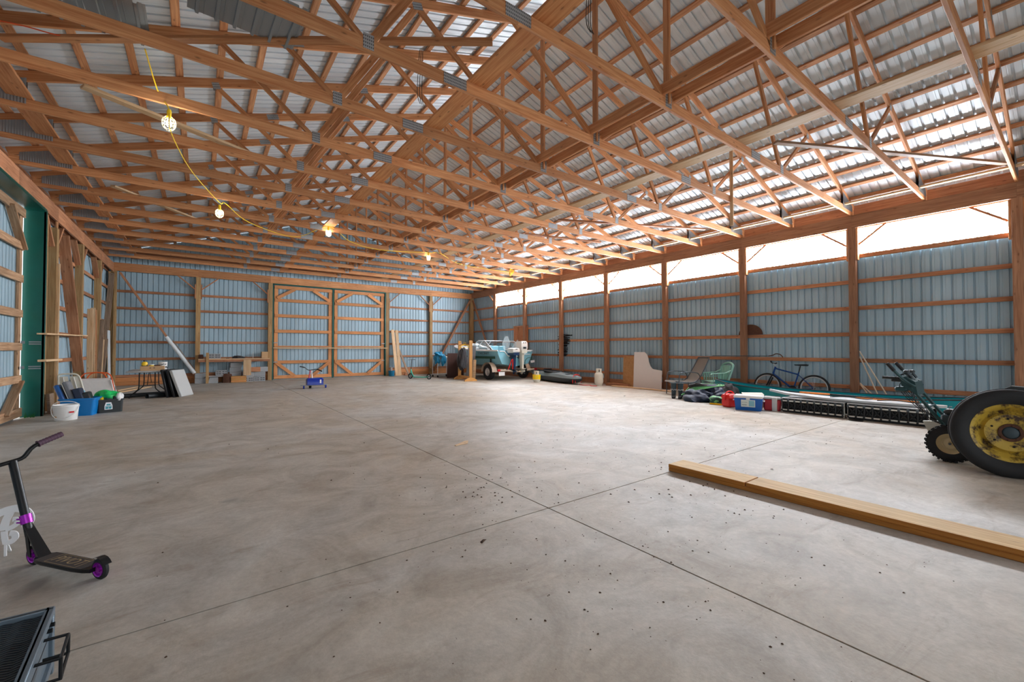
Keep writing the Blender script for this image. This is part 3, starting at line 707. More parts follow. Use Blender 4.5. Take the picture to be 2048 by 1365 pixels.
# ---- stunt scooter -------------------------------------------------
D = V(.35, -.455, 0).normalized(); N_ = V(D.y*-1, D.x, 0)          # along the deck, and across
N_ = V(.79, .61, 0)
O = V(-.79, 3.78, 0)
st = thing('kick_scooter', 'black stunt scooter with purple wheels standing at the left edge', 'scooter', O)
def W(d, n, z): return D*d+N_*n+V(0, 0, z)
def swheel(d, nm='wheel'):
    b = MB().lathe([(.036, -.013), (.05, -.013), (.058, -.006), (.058, .006), (.05, .013), (.036, .013)], 32, axis='y', closed=True)
    A = TR(*W(d, 0, .055)) @ rotz(math.atan2(N_.y, N_.x)-PI/2)
    o = b.build(nm, 'black_rubber', st); o.matrix_local = A
    h = MB().lathe([(.034, -.012), (.040, -.015), (.040, .015), (.034, .012)], 32, axis='y', closed=True); h.lathe([(.0, .016), (.014, .016), (.014, -.016), (0, -.016)], 16, axis='y')
    for k in range(6): a = k*PI/3; h.bar((.01*math.cos(a), 0, .01*math.sin(a)), (.036*math.cos(a), 0, .036*math.sin(a)), .024, .012, .002, up=(0, 1, 0))
    h.build('wheel_hub', 'purple', o)
swheel(0); swheel(.575)
dk = MB(); m0 = 0
sec = []
for d, w_ in ((.07, .035), (.10, .052), (.16, .058), (.42, .058), (.50, .05), (.545, .035)): sec.append([V(d, -w_, .055), V(d, -w_*.9, .040), V(d, w_*.9, .040), V(d, w_, .055), V(d, w_*.96, .062), V(d, -w_*.96, .062)])
dk.loft(sec, closed=True, cap=True)
dko = dk.build('deck', 'black_metal', st); A = rotz(math.atan2(D.y, D.x)); dko.matrix_local = A
g_ = MB().prism([(.10, -.050), (.16, -.054), (.42, -.054), (.50, -.046), (.50, .046), (.42, .054), (.16, .054), (.10, .050)], .001, .0622).build('grip_tape', 'grip_tape', dko)
text('deck_lettering', 'PIVOT', .085, 'gold_print', dko, TR(.31, 0, .0636), .0003, .2)
ot = MB()
for a, b_ in (((.18, -.045), (.44, -.045)), ((.18, .045), (.44, .045)), ((.18, -.045), (.18, .045)), ((.44, -.045), (.44, .045))): ot.bar(V(*a, .0636), V(*b_, .0636), .003, .0006)
ot.build('deck_outline', 'gold_print', dko)
nk = MB(); 
for s in (-1, 1): nk.hull([W(-.02, s*.022, .055), W(.01, s*.022, .05), W(-.055, s*.02, .19), W(-.03, s*.02, .2), W(-.02, s*.016, .055), W(.01, s*.016, .05), W(-.055, s*.012, .19), W(-.03, s*.012, .2)])
nk.tube([W(-.045, 0, .165), W(-.075, 0, .245)], .021, 16)
nk.build('fork', 'black_metal', st)
hn = MB(); hn.hull([W(-.035, -.02, .20), W(-.035, .02, .20), W(-.065, -.02, .235), W(-.065, .02, .235), W(.11, -.03, .052), W(.11, .03, .052), W(.06, -.02, .05), W(.06, .02, .05), W(-.02, 0, .19)])
hn.build('down_tube', 'black_metal', st)
bt = MB(); bt.tube([W(-.07, 0, .23), W(-.225, 0, .60)], .0205, 16); bt.build('stem', 'black_metal', st)
cl2 = MB(); cl2.tube([W(-.072, 0, .236), W(-.092, 0, .285)], .027, 18); 
for k in (0, 1): cl2.tube([W(-.095+.0, -.035, .25+k*.02), W(-.075, -.028, .25+k*.02)], .005, 8)
cl2.build('clamp', 'purple', st)
hb = MB(); c0 = W(-.226, 0, .60)
hb.tube([c0+N_*-.13+V(0, 0, -.025), c0+N_*-.05+V(0, 0, -.008), c0, c0+N_*.05+V(0, 0, .015), c0+N_*.10+V(0, 0, .075), c0+N_*.22+V(0, 0, .118)], .0125, 12, smooth=4); hb.tube([c0+N_*-.13+V(0, 0, -.025), c0+N_*-.24+V(0, 0, .05)], .0125, 12); hb.build('handlebar', 'black_metal', st)
for a, b_ in ((c0+N_*.115+V(0, 0, .083), c0+N_*.235+V(0, 0, .125)), (c0+N_*-.16+V(0, 0, -.005), c0+N_*-.28+V(0, 0, .08))):
    gm = MB(); gm.tube([a, b_], .017, 14)
    for k in range(1, 8): q = a+(b_-a)*k/8; gm.tube([q, q+(b_-a).normalized()*.006], .0185, 14)
    gm.tube([a, a+(b_-a).normalized()*.004], .022, 14); gm.build('grip', 'dull_purple', st)
fd = MB().loft([[W(.575+.068*math.cos(a), n, .055+.068*math.sin(a)) for n in (-.02, .02)] for a in [R(q) for q in (125, 110, 90, 70, 50, 30)]]).build('brake', 'black_metal', st)
# white cut-out numerals behind the stem (the outer one cut off by the frame)
nc = thing('number_cutout', 'white swirling number cut-out standing behind the scooter stem', 'sign', (-.95, 4.02, 0))
def stroke(mb, P, w_, y0, th=.012):
    Q = spline([V(*p, 0) for p in P], 5); L_ = []; R_ = []
    for i, q in enumerate(Q):
        t = (Q[min(i+1, len(Q)-1)]-Q[max(i-1, 0)]).normalized(); n = V(-t.y, t.x, 0)*w_/2
        L_.append(q+n); R_.append(q-n)
    secs = [[V(a.x, y0, a.y), V(b_.x, y0, b_.y), V(b_.x, y0+th, b_.y), V(a.x, y0+th, a.y)] for a, b_ in zip(L_, R_)]
    mb.loft(secs, closed=True, cap=True)
def pz(px, py):                                       # zoomed picture units -> metres on the cut-out's plane
    q = at(px/4.017, 840+py/4.017, y=4.02); return (q.x+.95, q.z)
a_ = MB(); stroke(a_, [pz(-40, 770), pz(60, 728), pz(150, 715), pz(215, 745), pz(238, 800), pz(215, 850), pz(180, 870)], .042, 0); stroke(a_, [pz(80, 745), pz(52, 800), pz(34, 850), pz(34, 890)], .036, .001); stroke(a_, [pz(40, 888), pz(90, 868), pz(132, 838), pz(128, 805), pz(98, 805)], .026, .002)
a_.build('numeral', 'white_paint', nc)
a_ = MB(); stroke(a_, [pz(75, 915), pz(112, 918), pz(120, 950), pz(90, 980), pz(45, 992)], .03, 0); stroke(a_, [pz(30, 900), pz(34, 950), pz(45, 1000)], .026, .001)
a_.build('numeral', 'white_paint', nc)
a_ = MB(); a_.bar(V(pz(42, 985)[0], .006, pz(42, 985)[1]), V(pz(42, 985)[0], .006, 0.002), .012, .008); a_.bar(V(pz(42, 985)[0], .012, pz(42, 985)[1]), V(pz(42, 985)[0], .09, .002), .012, .008)
a_.build('stand', 'white_paint', nc)
# ---- grated ramp / cart corner, bottom left -------------------------
gt = thing('mesh_crate', 'grey steel framed mesh box with a wire handle, cut by the bottom left corner', 'crate', (-.66, 2.42, 0), rz=0)
q0 = at(100, 1217, z=.26); q1 = at(38, 1366, z=.26); q2 = at(-10, 1244, z=.26)
base = V(-.66, 2.42, 0); q0 -= base; q1 -= base; q2 -= base
e1 = (q1-q0).normalized(); e2 = (q2-q0).normalized(); q1 = q0+e1*.75; q2 = q0+e2*.55
fr = MB()
for zz in (0, -.20):
    o_ = V(0, 0, zz)
    for a, b_ in ((q0, q1), (q0, q2), (q1, q1+e2*.55), (q2, q2+e1*.75)): fr.bar(a+o_-V(0, 0, .012), b_+o_-V(0, 0, .012), .028, .024, .003)
for c_ in (q0, q1, q2, q1+e2*.55): fr.bar(c_, V(c_.x, c_.y, .0), .026, .026, .003)
fr.build('frame', 'frame_steel', gt)
sd = MB(); sd.hull([q0, q1, q0-V(0, 0, .2), q1-V(0, 0, .2), q0+e2*.006, q1+e2*.006, q0+e2*.006-V(0, 0, .2), q1+e2*.006-V(0, 0, .2)]); sd.hull([q0, q2, q0-V(0, 0, .2), q2-V(0, 0, .2), q0+e1*.006, q2+e1*.006, q0+e1*.006-V(0, 0, .2), q2+e1*.006-V(0, 0, .2)]); sd.build('side_panel', 'frame_steel', gt)
ms = MB()
for k in range(46):
    s0 = q0+e1*(.02+.0155*k)+e2*.015+V(0, 0, -.016); P_ = [s0+e2*(.026*j)+e1*(.005 if j % 2 else -.005) for j in range(21)]
    for a, b_ in zip(P_, P_[1:]): ms.bar(a, b_, .0045, .003)
ms.build('mesh_top', 'dark_steel', gt, kind='stuff')
MB().hull([q0-V(0, 0, .1), q1-V(0, 0, .1), q2-V(0, 0, .1), q1+e2*.55-V(0, 0, .1), q0-V(0, 0, .11), q1-V(0, 0, .11), q2-V(0, 0, .11), q1+e2*.55-V(0, 0, .11)]).build('inner_shelf', 'black_metal', gt)
hd = MB(); nx = V(-e2.x, -e2.y, 0)
for zz in (-.03, -.10): hd.tube([q0+e1*.20+V(0, 0, zz)+nx*.01, q0+e1*.20+V(0, 0, zz)+nx*.075, q0+e1*.36+V(0, 0, zz)+nx*.075, q0+e1*.36+V(0, 0, zz)+nx*.01], .0055, 8)
for t_ in (.20, .36): hd.tube([q0+e1*t_+V(0, 0, -.03)+nx*.075, q0+e1*t_+V(0, 0, -.10)+nx*.075], .0055, 8)
hd.build('handle', 'black_metal', gt)
for t_ in (.04, .09): MB().tube([q0+e1*t_+V(0, 0, -.05), q0+e1*t_+V(0, 0, -.05)+nx*.02], .008, 10).build('bolt', 'black_metal', gt)
# ---- left group -----------------------------------------------------
def bucket(name, lab, loc, r, h, mat, handle=True, group=None, rz=0, stk=None):
    t = thing(name, lab, 'bucket', loc, rz, group)
    MB().lathe([(0, 0), (r*.84, 0), (r*.86, .004), (r*.97, h*.86), (r*1.02, h*.86), (r*1.02, h*.89), (r*.98, h*.9), (r*1.0, h), (r*.97, h), (r*.83, .012), (0, .012)], 32).build('body', mat, t)
    if handle:
        for z_, k_ in ((h*.88, 1),): MB().tube([V(r*1.03*math.cos(a), -r*.25*math.sin(a)-.0, z_+.55*r*math.sin(a)) for a in [k*PI/12 for k in range(13)]], .006, 8).build('handle', 'white_plastic', t)
    return t
b1 = bucket('bucket', 'white plastic bucket standing on the floor before the blue tub', (-1.96, 11.08, 0), .175, .28, 'white_plastic', rz=-.1)
MB().tube([V(.18*math.cos(a), -.17*math.sin(a)-.02, .25-.22*math.sin(a)) for a in [k*PI/12 for k in range(13)]], .006, 8).build('handle', 'white_plastic', b1)
o = MB().loft([[V(.172*math.cos(a), .172*math.sin(a), z) for z in (.135, .165)] for a in [R(q) for q in range(-60, -35, 4)]]).build('label', 'red_lens', b1)
o = MB().loft([[V(.160*math.cos(a), .160*math.sin(a), z) for z in (.055, .085)] for a in [R(q) for q in range(-150, -115, 5)]]).build('label', 'cardboard', b1)
def bin_(name, lab, loc, rz, L_, W_, h, mat, rim=.02, taper=.86):
    t = thing(name, lab, 'tub' , loc, rz); mb = MB()
    def ring(l, w_, z, n=5, r=.04):
        P_ = []
        for cx, cy, a0 in ((l/2-r, w_/2-r, 0), (-l/2+r, w_/2-r, 90), (-l/2+r, -w_/2+r, 180), (l/2-r, -w_/2+r, 270)): P_ += [V(cx+r*math.cos(R(a0+k*90/(n-1))), cy+r*math.sin(R(a0+k*90/(n-1))), z) for k in range(n)]
        return P_
    S = [ring(L_*taper, W_*taper, .0), ring(L_, W_, h-.03), ring(L_+rim*2, W_+rim*2, h-.03), ring(L_+rim*2, W_+rim*2, h), ring(L_-.01, W_-.01, h), ring(L_*taper-.02, W_*taper-.02, .02)]
    mb.loft(S, closed=True, cap=True); mb.build('body', mat, t); return t
tb = bin_('storage_tub', 'bright blue plastic storage tub on the floor behind the white bucket', (-1.87, 11.72, 0), -.12, .50, .40, .34, 'blue_tote')
bb = bin_('storage_bin', 'black recycling bin with a printed house mark beside the blue tub', (-1.50, 11.95, 0), .30, .40, .32, .27, 'bin_black', .012, .95); bb['category'] = 'bin'
bm_ = MB()
bm_.prism([(-.06, -.075), (.06, -.075), (.06, .0), (.04, .07), (-.04, .07), (-.06, .0)], .001); o = bm_.build('printed_mark', 'white_paint', bb); o.matrix_local = TR(-.03, -.162, .14) @ Matrix.Rotation(PI/2, 4, 'X')
for dx, dz, ww, hh in ((-.03, -.05, .045, .04), (.03, -.05, .04, .04), (0, .03, .06, .03), (0, -.01, .1, .012)):
    o = MB().box((0, 0, 0), (ww, .002, hh)).build('printed_mark', 'print_teal', bb); o.location = (-.03+dx*.8, -.164, .14+dz*.8)
# things standing in the blue tub
def slab(name, lab, cat, p, q, up, wd, th, mat, b=.02, extra=None):
    t = thing(name, lab, cat, ((p+q)/2)); T_, L_ = MB().frame(p, q, up); T_.translation = (0, 0, 0)
    o = MB().box((0, 0, 0), (L_, wd, th), b).build('panel', mat, t); o.matrix_local = T_
    return t, o, L_
c = V(-1.87, 11.72, 0)
t, o, L_ = slab('plastic_case', 'dark blue plastic case leaning outermost in the blue tub', 'case', c+V(-.14, .0, .06), c+V(-.33, .02, .6), (1, 0, .3), .3, .07, 'deep_blue_pl')
MB().box((0, 0, .037), (L_*.8, .2, .012), .005).build('recess', 'navy', o)
t, o, L_ = slab('tool_case', 'grey plastic tool case leaning second in the blue tub', 'case', c+V(-.03, .05, .06), c+V(-.22, .06, .66), (1, 0, .3), .3, .08, 'cloth_grey')
MB().box((L_*.2, -.155, 0), (.12, .02, .03), .005).build('latch', 'black_plastic', o); MB().box((0, 0, -.045), (L_*.9, .28, .015), .004).build('edge_band', 'cream', o)
t, o, L_ = slab('tool_case', 'navy tool case with a light blue patch in the blue tub', 'case', c+V(.07, .0, .08), c+V(-.06, .02, .52), (1, 0, .3), .28, .12, 'navy')
MB().box((L_*.25, -.12, .062), (.1, .08, .01), .003).build('patch', 'pale_blue', o)
t, o, L_ = slab('toolbox', 'dark grey toolbox lying upright rightmost in the blue tub', 'case', c+V(.14, .02, .12), c+V(.06, .02, .44), (1, 0, .3), .26, .13, 'bin_black')
# cream moulded seat back leaning on the wall behind
cs = thing('moulded_seat', 'cream moulded plastic lounger back leaning behind the blue tub', 'lounger', (-2.14, 12.55, 0)); cs.scale = (.72, .8, .88)
mb = MB()
for s in (-1, 1): mb.tube([V(s*.27+.14, -.1, .0), V(s*.26, 0, .4), V(s*.22-.06, .05, .75), V(s*.17-.1, .07, .86), V(-.1, .08, .88)], .022, 8, smooth=4)
mb.build('frame', 'cream', cs); mb = MB()
for s_ in (-1, 1):
    pm = MB(); pm.hull([V(a+.12-.04, -.02, .1) for a in (s_*.03, s_*.26)]+[V(a+.12-.04, -.005, .1) for a in (s_*.03, s_*.26)]+[V(a-.08, .05, .82) for a in (s_*.02, s_*.19)]+[V(a-.08, .065, .82) for a in (s_*.02, s_*.19)]); pm.build('back_panel', 'cream', cs)
    pm = MB(); pm.tube([V(s_*.145+.08, -.04, .12), V(s_*.105-.08, .03, .8)], .012, 8); pm.build('rib', 'white_plastic', cs)
mb = MB(); mb.box((.1, -.02, .2), (.5, .03, .05), .01)
mb.build('cross_piece', 'cream', cs)
# canvas stool seat with orange tube
cv = thing('folding_chair', 'folding chair with pale canvas and orange tube frame behind the blue tub', 'chair', (-2.0, 14.3, 0)); cv.scale = (.66, .7, .74)
mb = MB(); mb.loft([[V(-.58, -.12, .04), V(.50, -.12, .04)], [V(-.56, -.1, .3), V(.46, -.12, .3)], [V(-.46, -.03, .72), V(.36, -.05, .72)], [V(-.42, .05, .78), V(.34, .05, .78)], [V(-.46, .2, .7), V(.38, .2, .7)], [V(-.56, .3, .04), V(.48, .3, .04)]])
mb.build('canvas', 'canvas', cv)
mb = MB()
for (x0, x1, yy) in ((-.52, .44, -.02), (-.36, .28, .12)): mb.tube([V(x0-.04, yy, .02), V(x0+.05, yy, .72), V(x0+.16, yy, .92), V(x0+.3, yy, .965), V(x1-.3, yy, .965), V(x1-.14, yy, .92), V(x1-.04, yy, .72), V(x1+.06, yy, .02)], .018, 8, smooth=4)
mb.build('tube_frame', 'orange_tube', cv)
mb = MB(); mb.hull([V(.37, -.10, .72), V(.40, .14, .72), V(.52, -.12, .06), V(.56, .26, .06), V(.36, -.10, .72), V(.39, .14, .70), V(.51, -.12, .06), V(.55, .26, .05)]); mb.build('side_flap', 'white_plastic', cv)
MB().prism([(.035*math.cos(a*PI/8), .10*math.sin(a*PI/8)) for a in range(16)], .01).build('side_opening', 'cloth_grey', cv, loc=(.475, .04, .42), rot=(PI/2, -.12, PI/2*.9))
# green bag in the bin
gb = thing('plastic_bag', 'shiny green printed bag bulging out of the black bin', 'bag', (-1.50, 11.95, .18))
def blob(name, mat, par, c, d, seed, amp=.12, n=4, **k):
    bm = bmesh.new(); bmesh.ops.create_icosphere(bm, subdivisions=n, radius=1); rg = random.Random(seed)
    ds = [(Vector((rg.gauss(0, 1), rg.gauss(0, 1), rg.gauss(0, 1))).normalized(), rg.uniform(2, 5), rg.random()*6) for _ in range(6)]+[(Vector((rg.gauss(0, 1), rg.gauss(0, 1), rg.gauss(0, .3))).normalized(), rg.uniform(9, 18), rg.random()*6) for _ in range(5)]
    mb = MB(); ix = {}
    for v_ in bm.verts:
        f = 1+amp*sum(math.sin(v_.co.dot(a)*b_+c__)*(1 if b_ < 6 else .38) for a, b_, c__ in ds)/3
        ix[v_] = mb.pts([(c[0]+v_.co.x*f*d[0], c[1]+v_.co.y*f*d[1], max(c[2]+v_.co.z*f*d[2], k.get('zmin', -9)))])
    for f in bm.faces: mb.face(*[ix[q] for q in f.verts])
    bm.free(); return mb.build(name, mat, par)
blob('body', 'bag_green', gb, (0, 0, .13), (.2, .13, .13), 4, .25); blob('printed_end', 'white_plastic', gb, (.17, -.02, .12), (.07, .11, .11), 6, .2); blob('printed_patch', 'yellow', gb, (-.12, -.08, .09), (.06, .06, .05), 8, .3); blob('printed_patch', 'black_plastic', gb, (.1, -.11, .1), (.03, .03, .05), 9, .3); blob('printed_patch', 'dark_green', gb, (0, -.09, .08), (.07, .05, .06), 11, .3)
# black pipes on the floor
for (a, b_, r, lab) in ((at(232, 794, z=.05), at(352, 785, z=.05), .055, 'long black plastic pipe lying on the floor behind the table legs'), (at(294, 793, z=.06), at(345, 788, z=.06), .07, 'wider short black pipe on the floor between the table legs')):
    m_ = MB(); T_, L_ = m_.frame(a, b_); m_.lathe([(r, -L_/2), (r, L_/2), (r*.86, L_/2), (r*.86, -L_/2)], 20, axis='x', closed=True); o = m_.build('drain_pipe', 'bin_black', label=lab, cat='pipe'); o.matrix_world = T_; 
for k, (a, b_) in enumerate((((232, 786), (300, 774)), ((232, 782), (275, 774)))):
    beam('floor_lath', at(*a, z=.02), at(*b_, z=.02), .1, .03, 'pale', label='pale loose board on the floor by the far left corner, %s one' % ('nearer' if k == 0 else 'farther'), cat='board')
# folding table and what stands on it
tx, ty = -1.12, 15.45
ft = thing('folding_table', 'light grey folding table with black legs near the far left corner', 'table', (tx, ty, 0))
MB().box((0, 0, .69), (.84, 1.5, .045), .018).build('tabletop', 'grey_table', ft)
for s in (-1, 1):
    for e in (-1, 1):
        MB().tube([V(e*.16, s*.62, .675), V(e*.165, s*.62, .30), V(e*.2, s*.62, .2), V(e*.34, s*.62, .06), V(e*.35, s*.62, .0)], .013, 10, smooth=4).build('leg', 'black_metal', ft)
    cr_ = MB(); cr_.tube([V(-.165, s*.62, .32), V(.165, s*.62, .32)], .008, 8); cr_.tube([V(0, s*.62, .32), V(0, s*.1, .665)], .008, 8); cr_.build('cross_brace', 'black_metal', ft)
zt_ = .7135
bxx = thing('cardboard_tray', 'open wooden-brown tray on the folding table', 'box', (tx+.10, ty-.5, zt_))
mb = MB()
for c_, d_ in (((0, -.14, .06), (.48, .012, .12)), ((0, .14, .06), (.48, .012, .12)), ((-.24, 0, .06), (.012, .28, .12)), ((.24, 0, .06), (.012, .28, .12)), ((0, 0, .006), (.48, .28, .012))): mb.box(c_, d_)
mb.build('tray', 'cardboard', bxx)
for s in (-.04, .04): MB().prism([(.02*math.cos(a*PI/6), .008*math.sin(a*PI/6)) for a in range(12)], .002).build('handle_slot', 'hole_dark', bxx, loc=(s, -.147, .07), rot=(PI/2, 0, .2*s))
jg = thing('jug', 'yellow jug with a dark label standing at the back left in the tray', 'jug', (tx-.07, ty-.46, zt_+.013))
MB().lathe([(0, 0), (.06, 0), (.065, .02), (.065, .18), (.05, .215), (.022, .225), (.022, .25), (0, .25)], 24).build('body', 'yellow', jg); MB().lathe([(.024, .225), (.026, .262), (0, .264)], 16).build('cap', 'dark_steel', jg); MB().lathe([(.0665, .03), (.0665, .12)], 24).build('label', 'label_dark', jg)
tbx = thing('paste_tub', 'small yellow and white tub beside the yellow jug', 'tub', (tx+.07, ty-.5, zt_+.013))
MB().lathe([(0, 0), (.05, 0), (.056, .13), (0, .13)], 24).build('body', 'yellow', tbx); MB().lathe([(0, .13), (.062, .13), (.062, .155), (0, .155)], 24).build('lid', 'cream', tbx)
tl = thing('hand_tool', 'small dark reddish hand tool lying across the tray', 'tool', (tx+.2, ty-.5, zt_+.12))
MB().tube([V(-.08, 0, .01), V(.05, .02, .02)], .014, 8).build('grip', 'rust', tl); MB().tube([V(.05, .02, .02), V(.14, .03, .05)], .008, 8).build('shaft', 'black_metal', tl)
wb2 = bucket('paint_bucket', 'white bucket with dark streaks on the table corner', (tx+.30, ty-.28, zt_), .10, .22, 'white_plastic', False)
dd = MB(); rg = random.Random(5)
for k in range(9):
    a = rg.uniform(-PI, .1); z = rg.uniform(.04, .19); l = rg.uniform(.02, .05); a2 = a+rg.uniform(.1, .4)
    dd.bar(V(.1*math.cos(a), .1*math.sin(a), z), V(.1*math.cos(a2), .1*math.sin(a2), z+rg.uniform(-.03, .03)), .008, l*.4)
dd.build('streaks', 'black_plastic', wb2)
# leaning padded slabs
for k, (dx, ang, m, lab) in enumerate(((.0, .20, 'black_plastic', 'black slab leaning on the table, leftmost of the three'), (.11, .24, 'black_plastic', 'black slab leaning on the table, middle of the three'), (.25, .33, 'grey_table', 'thick grey-topped folded table leaning rightmost of the three'))):
    p = V(-.56+.14*k, 14.75-.03*k, 0); t = thing('leaning_slab', lab, 'slab', p, -.40)
    mm = Matrix.Rotation(-ang, 4, 'Y')
    o = MB().box((0, .0, .38), (.07 if k == 2 else .05, .64, .76), .012).build('panel', m, t); o.matrix_local = mm
    o = MB().box((-.03, 0, .38), (.012, .60, .72), .004).build('underside', 'black_plastic' if k == 2 else 'dark_steel', t); o.matrix_local = mm
# white tube leaning on the corner brace, and weathered board beside it
a, b_ = at(332, 674, y=YB-.30), at(389, 747, y=YB-.30)
m_ = MB(); T_, L_ = m_.frame(a, b_); m_.lathe([(.062, -L_/2), (.062, L_/2), (.056, L_/2), (.056, -L_/2)], 24, axis='x', closed=True); o = m_.build('white_pipe', 'pvc_white', label='fat white plastic pipe resting slantwise on the far left corner brace', cat='pipe'); o.matrix_world = T_
beam('leaning_board', at(345, 680, y=YB-.15), at(388, 738, y=YB-.15), .02, .12, 'grey_wood', up=(0, 1, 0), label='weathered board leaning behind the fat white pipe', cat='board')
# lumber leaning on the left wall
for k, (u0, v0, u1, v1, wd, mt, lab) in enumerate(((174, 618, 172, 748, .13, 'pale', 'pale new board standing against the left wall, leftmost of three'), (181, 616, 180, 748, .10, 'pale', 'pale new board standing against the left wall, middle of three'), (186, 620, 187, 750, .08, 'purlin', 'knotty new board standing against the left wall, rightmost of three'),
    (200, 640, 191, 748, .1, 'grey_wood', 'board leaning between the third and corner posts of the left wall, leftmost'), (203, 680, 196, 750, .07, 'pale', 'thin pale board leaning between the third and corner posts of the left wall'), (207, 660, 202, 755, .08, 'grey_wood', 'board leaning nearest the corner on the left wall'))):
    xx = XL+.06
    a = at(u0, v0, x=xx-.03); b_ = at(u1, v1, x=xx+.06); b_.z = 0.005
    a.x += wd/2; b_.x += wd/2
    beam('lumber', a, b_, .035, wd*.9, mt, up=(1, .0, 0), label=lab, cat='board')
MB().box((0, 0, .95), (.03, .32, 1.9), .004).build('steel_strip', 'pvc_white', loc=(XL+.07, 18.95, 0), rot=(0, -.02, 0), label='tall pale metal strip standing against the left wall by the corner', cat='strip')
MB().box((0, 0, .2), (.05, .3, .4), .004).build('board_offcut', 'grey_wood', loc=(XL+.05, 12.35, 0), rot=(0, -.06, 0), label='short grey board offcut standing at the foot of the green jamb', cat='board')
# ---- bench of blocks on the back wall --------------------------------
wbn = thing('work_shelf', 'rough wooden shelf on one front leg against the back wall', 'shelf', (.95, YB-.35, 0))
beam('shelf_board', (-1.0, .05, .90), (1.33, .05, .90), .45, .04, 'pale', wbn); beam('front_rail', (-1.0, -.18, .84), (1.33, -.18, .84), .04, .09, 'girt', wbn)
beam('leg', (-.72, -.21, 0), (-.72, -.21, 1.15), .09, .04, 'post', wbn, up=(0, 1, 0)); beam('leg', (.55, -.2, .26), (.55, -.2, .87), .26, .04, 'pale', wbn, up=(0, 1, 0))
def cblock(loc, rz=0, par=None):
    t = MB(); t.box((0, 0, .095), (.39, .19, .19), .006)
    t.cur = 1
    for r_ in (0, 1):
        for g0 in (-1, 1):
            for k in range(5): t.box((g0*.095+(k-2)*.03, -.0955, .06+.075*r_), (.022 if k != 2 else .012, .004, .03))
    return t
blk = cblock(0)
bme = blk.mesh('concrete_block', ['block', 'hole_dark'])
bplain = MB().box((0, 0, .095), (.39, .19, .19), .008).mesh('concrete_block', 'block')
YBk = YB-.32
n_ = 0
for (x, z, dy, rz, lab) in ((.52, .92, -.02, 0, 'perforated grey block on top of the shelf, left end'), (2.0, .0, -.1, 0, 'perforated grey block at the bottom right under the shelf'), (1.60, .0, -.1, 0, 'perforated grey block at the floor beside the wooden crate'),
    (1.62, .19, .02, .03, 'grey block of the second layer right under the shelf'), (2.02, .19, .05, -.05, 'grey block of the second layer against the door post'), (2.1, .38, .08, .1, 'grey block topmost against the door post'), (.75, .28, -.0, .0, 'perforated half-hidden block lying on the flat slab'),
    (.12, .0, -.05, 0, 'grey block on the floor behind the shelf leg'), (.12, .19, -.03, .05, 'grey block stacked behind the shelf leg'), (1.2, .0, .1, 0, 'block at the base of the tall stack'), (1.2, .19, .1, .04, 'second block of the tall stack'), (1.2, .38, .1, -.04, 'third block of the tall stack'), (1.22, .57, .1, .02, 'top block of the tall stack by the plank leg'), (1.62, 0, .12, 0, 'grey block at the back right under the shelf')):
    o = bpy.data.objects.new('concrete_block', bme if 'perforated' in lab else bplain); C.objects.link(o); o.location = (x-.07, YBk+dy, z+.001); o.rotation_euler = (0, 0, rz); tag(o, lab, 'block', 'concrete blocks by the back wall'); n_ += 1
MB().box((0, 0, .02), (.75, .3, .04), .005).build('paving_slab', 'block', loc=(.62, YBk-.1, .235), label='flat grey slab lying across stones under the shelf', cat='slab')
for (x, w_, h_, m, lab) in ((.42, .3, .22, 'block', 'pale trapezoid concrete piece under the flat slab, left'), (.78, .18, .2, 'rust', 'brown block under the flat slab, middle')):
    MB().hull([V(-w_/2, -.1, 0), V(w_/2, -.1, 0), V(w_/2, .1, 0), V(-w_/2, .1, 0), V(-w_*.4, -.09, h_), V(w_*.5, -.09, h_), V(w_*.5, .09, h_), V(-w_*.4, .09, h_)]).build('stone', m, loc=(x, YBk-.1, 0), label=lab, cat='stone')
for (x, z, l, lab) in ((.40, .42, .8, 'reddish board lying on the stones under the shelf, upper'), (.34, .34, .7, 'reddish board lying on the stones under the shelf, lower')): MB().box((0, 0, 0), (l, .14, .06), .004).build('board_offcut', 'girt', loc=(x+.05, YBk+.16, z-.06), label=lab, cat='board')
cr = thing('wooden_crate', 'small orange-wood crate on the floor beside the perforated blocks', 'crate', (1.22, YBk-.22, 0))
MB().box((0, 0, .12), (.5, .26, .24), .004).build('body', 'rack', cr); MB().box((0, -.133, .05), (.5, .01, .03)).build('slat', 'door', cr); MB().box((0, -.133, .19), (.5, .01, .03)).build('slat', 'door', cr)
MB().box((0, 0, .09), (.36, .2, .18), .01).build('timber_block', 'girt', loc=(1.78, YBk-.05, .385), label='brown timber block on the grey blocks under the shelf', cat='block')
MB().box((0, 0, .13), (.22, .2, .26), .006).build('small_box', 'cardboard', loc=(2.12, YBk+.1, .921), label='small tan box on the right end of the shelf', cat='box')
MB().lathe([(0, 0), (.008, 0), (.008, .26), (0, .26)], 10).build('white_rod', 'white_plastic', loc=(1.72, YBk+.1, .921), label='thin white rod standing on the shelf left of the tan box', cat='rod')
rb = thing('rag_heap', 'dark crumpled cloth heap on the middle of the shelf', 'cloth', (1.25, YBk+.08, .921)); blob('cloth', 'cloth_dark', rb, (0, 0, .04), (.2, .1, .06), 12, .4, zmin=.001)
dj = MB().box((0, 0, .08), (.14, .2, .16), .01).build('brown_box', 'rust', loc=(.03, YBk+.1, .921), label='small brown box on the shelf behind the leg top', cat='box')
sh = thing('shovel', 'shovel leaning on the shelf with its blade on the floor', 'shovel', (.86, YBk-.28, 0))
MB().tube([V(0, .02, .3), V(.0, .09, .78)], .014, 10).build('shaft', 'dark_steel', sh); MB().tube([V(0, .09, .78), V(-.06, .1, .87), V(-.04, .1, .93), V(.04, .1, .93), V(.06, .1, .87), V(0, .09, .78)], .009, 8).build('grip', 'black_metal', sh)
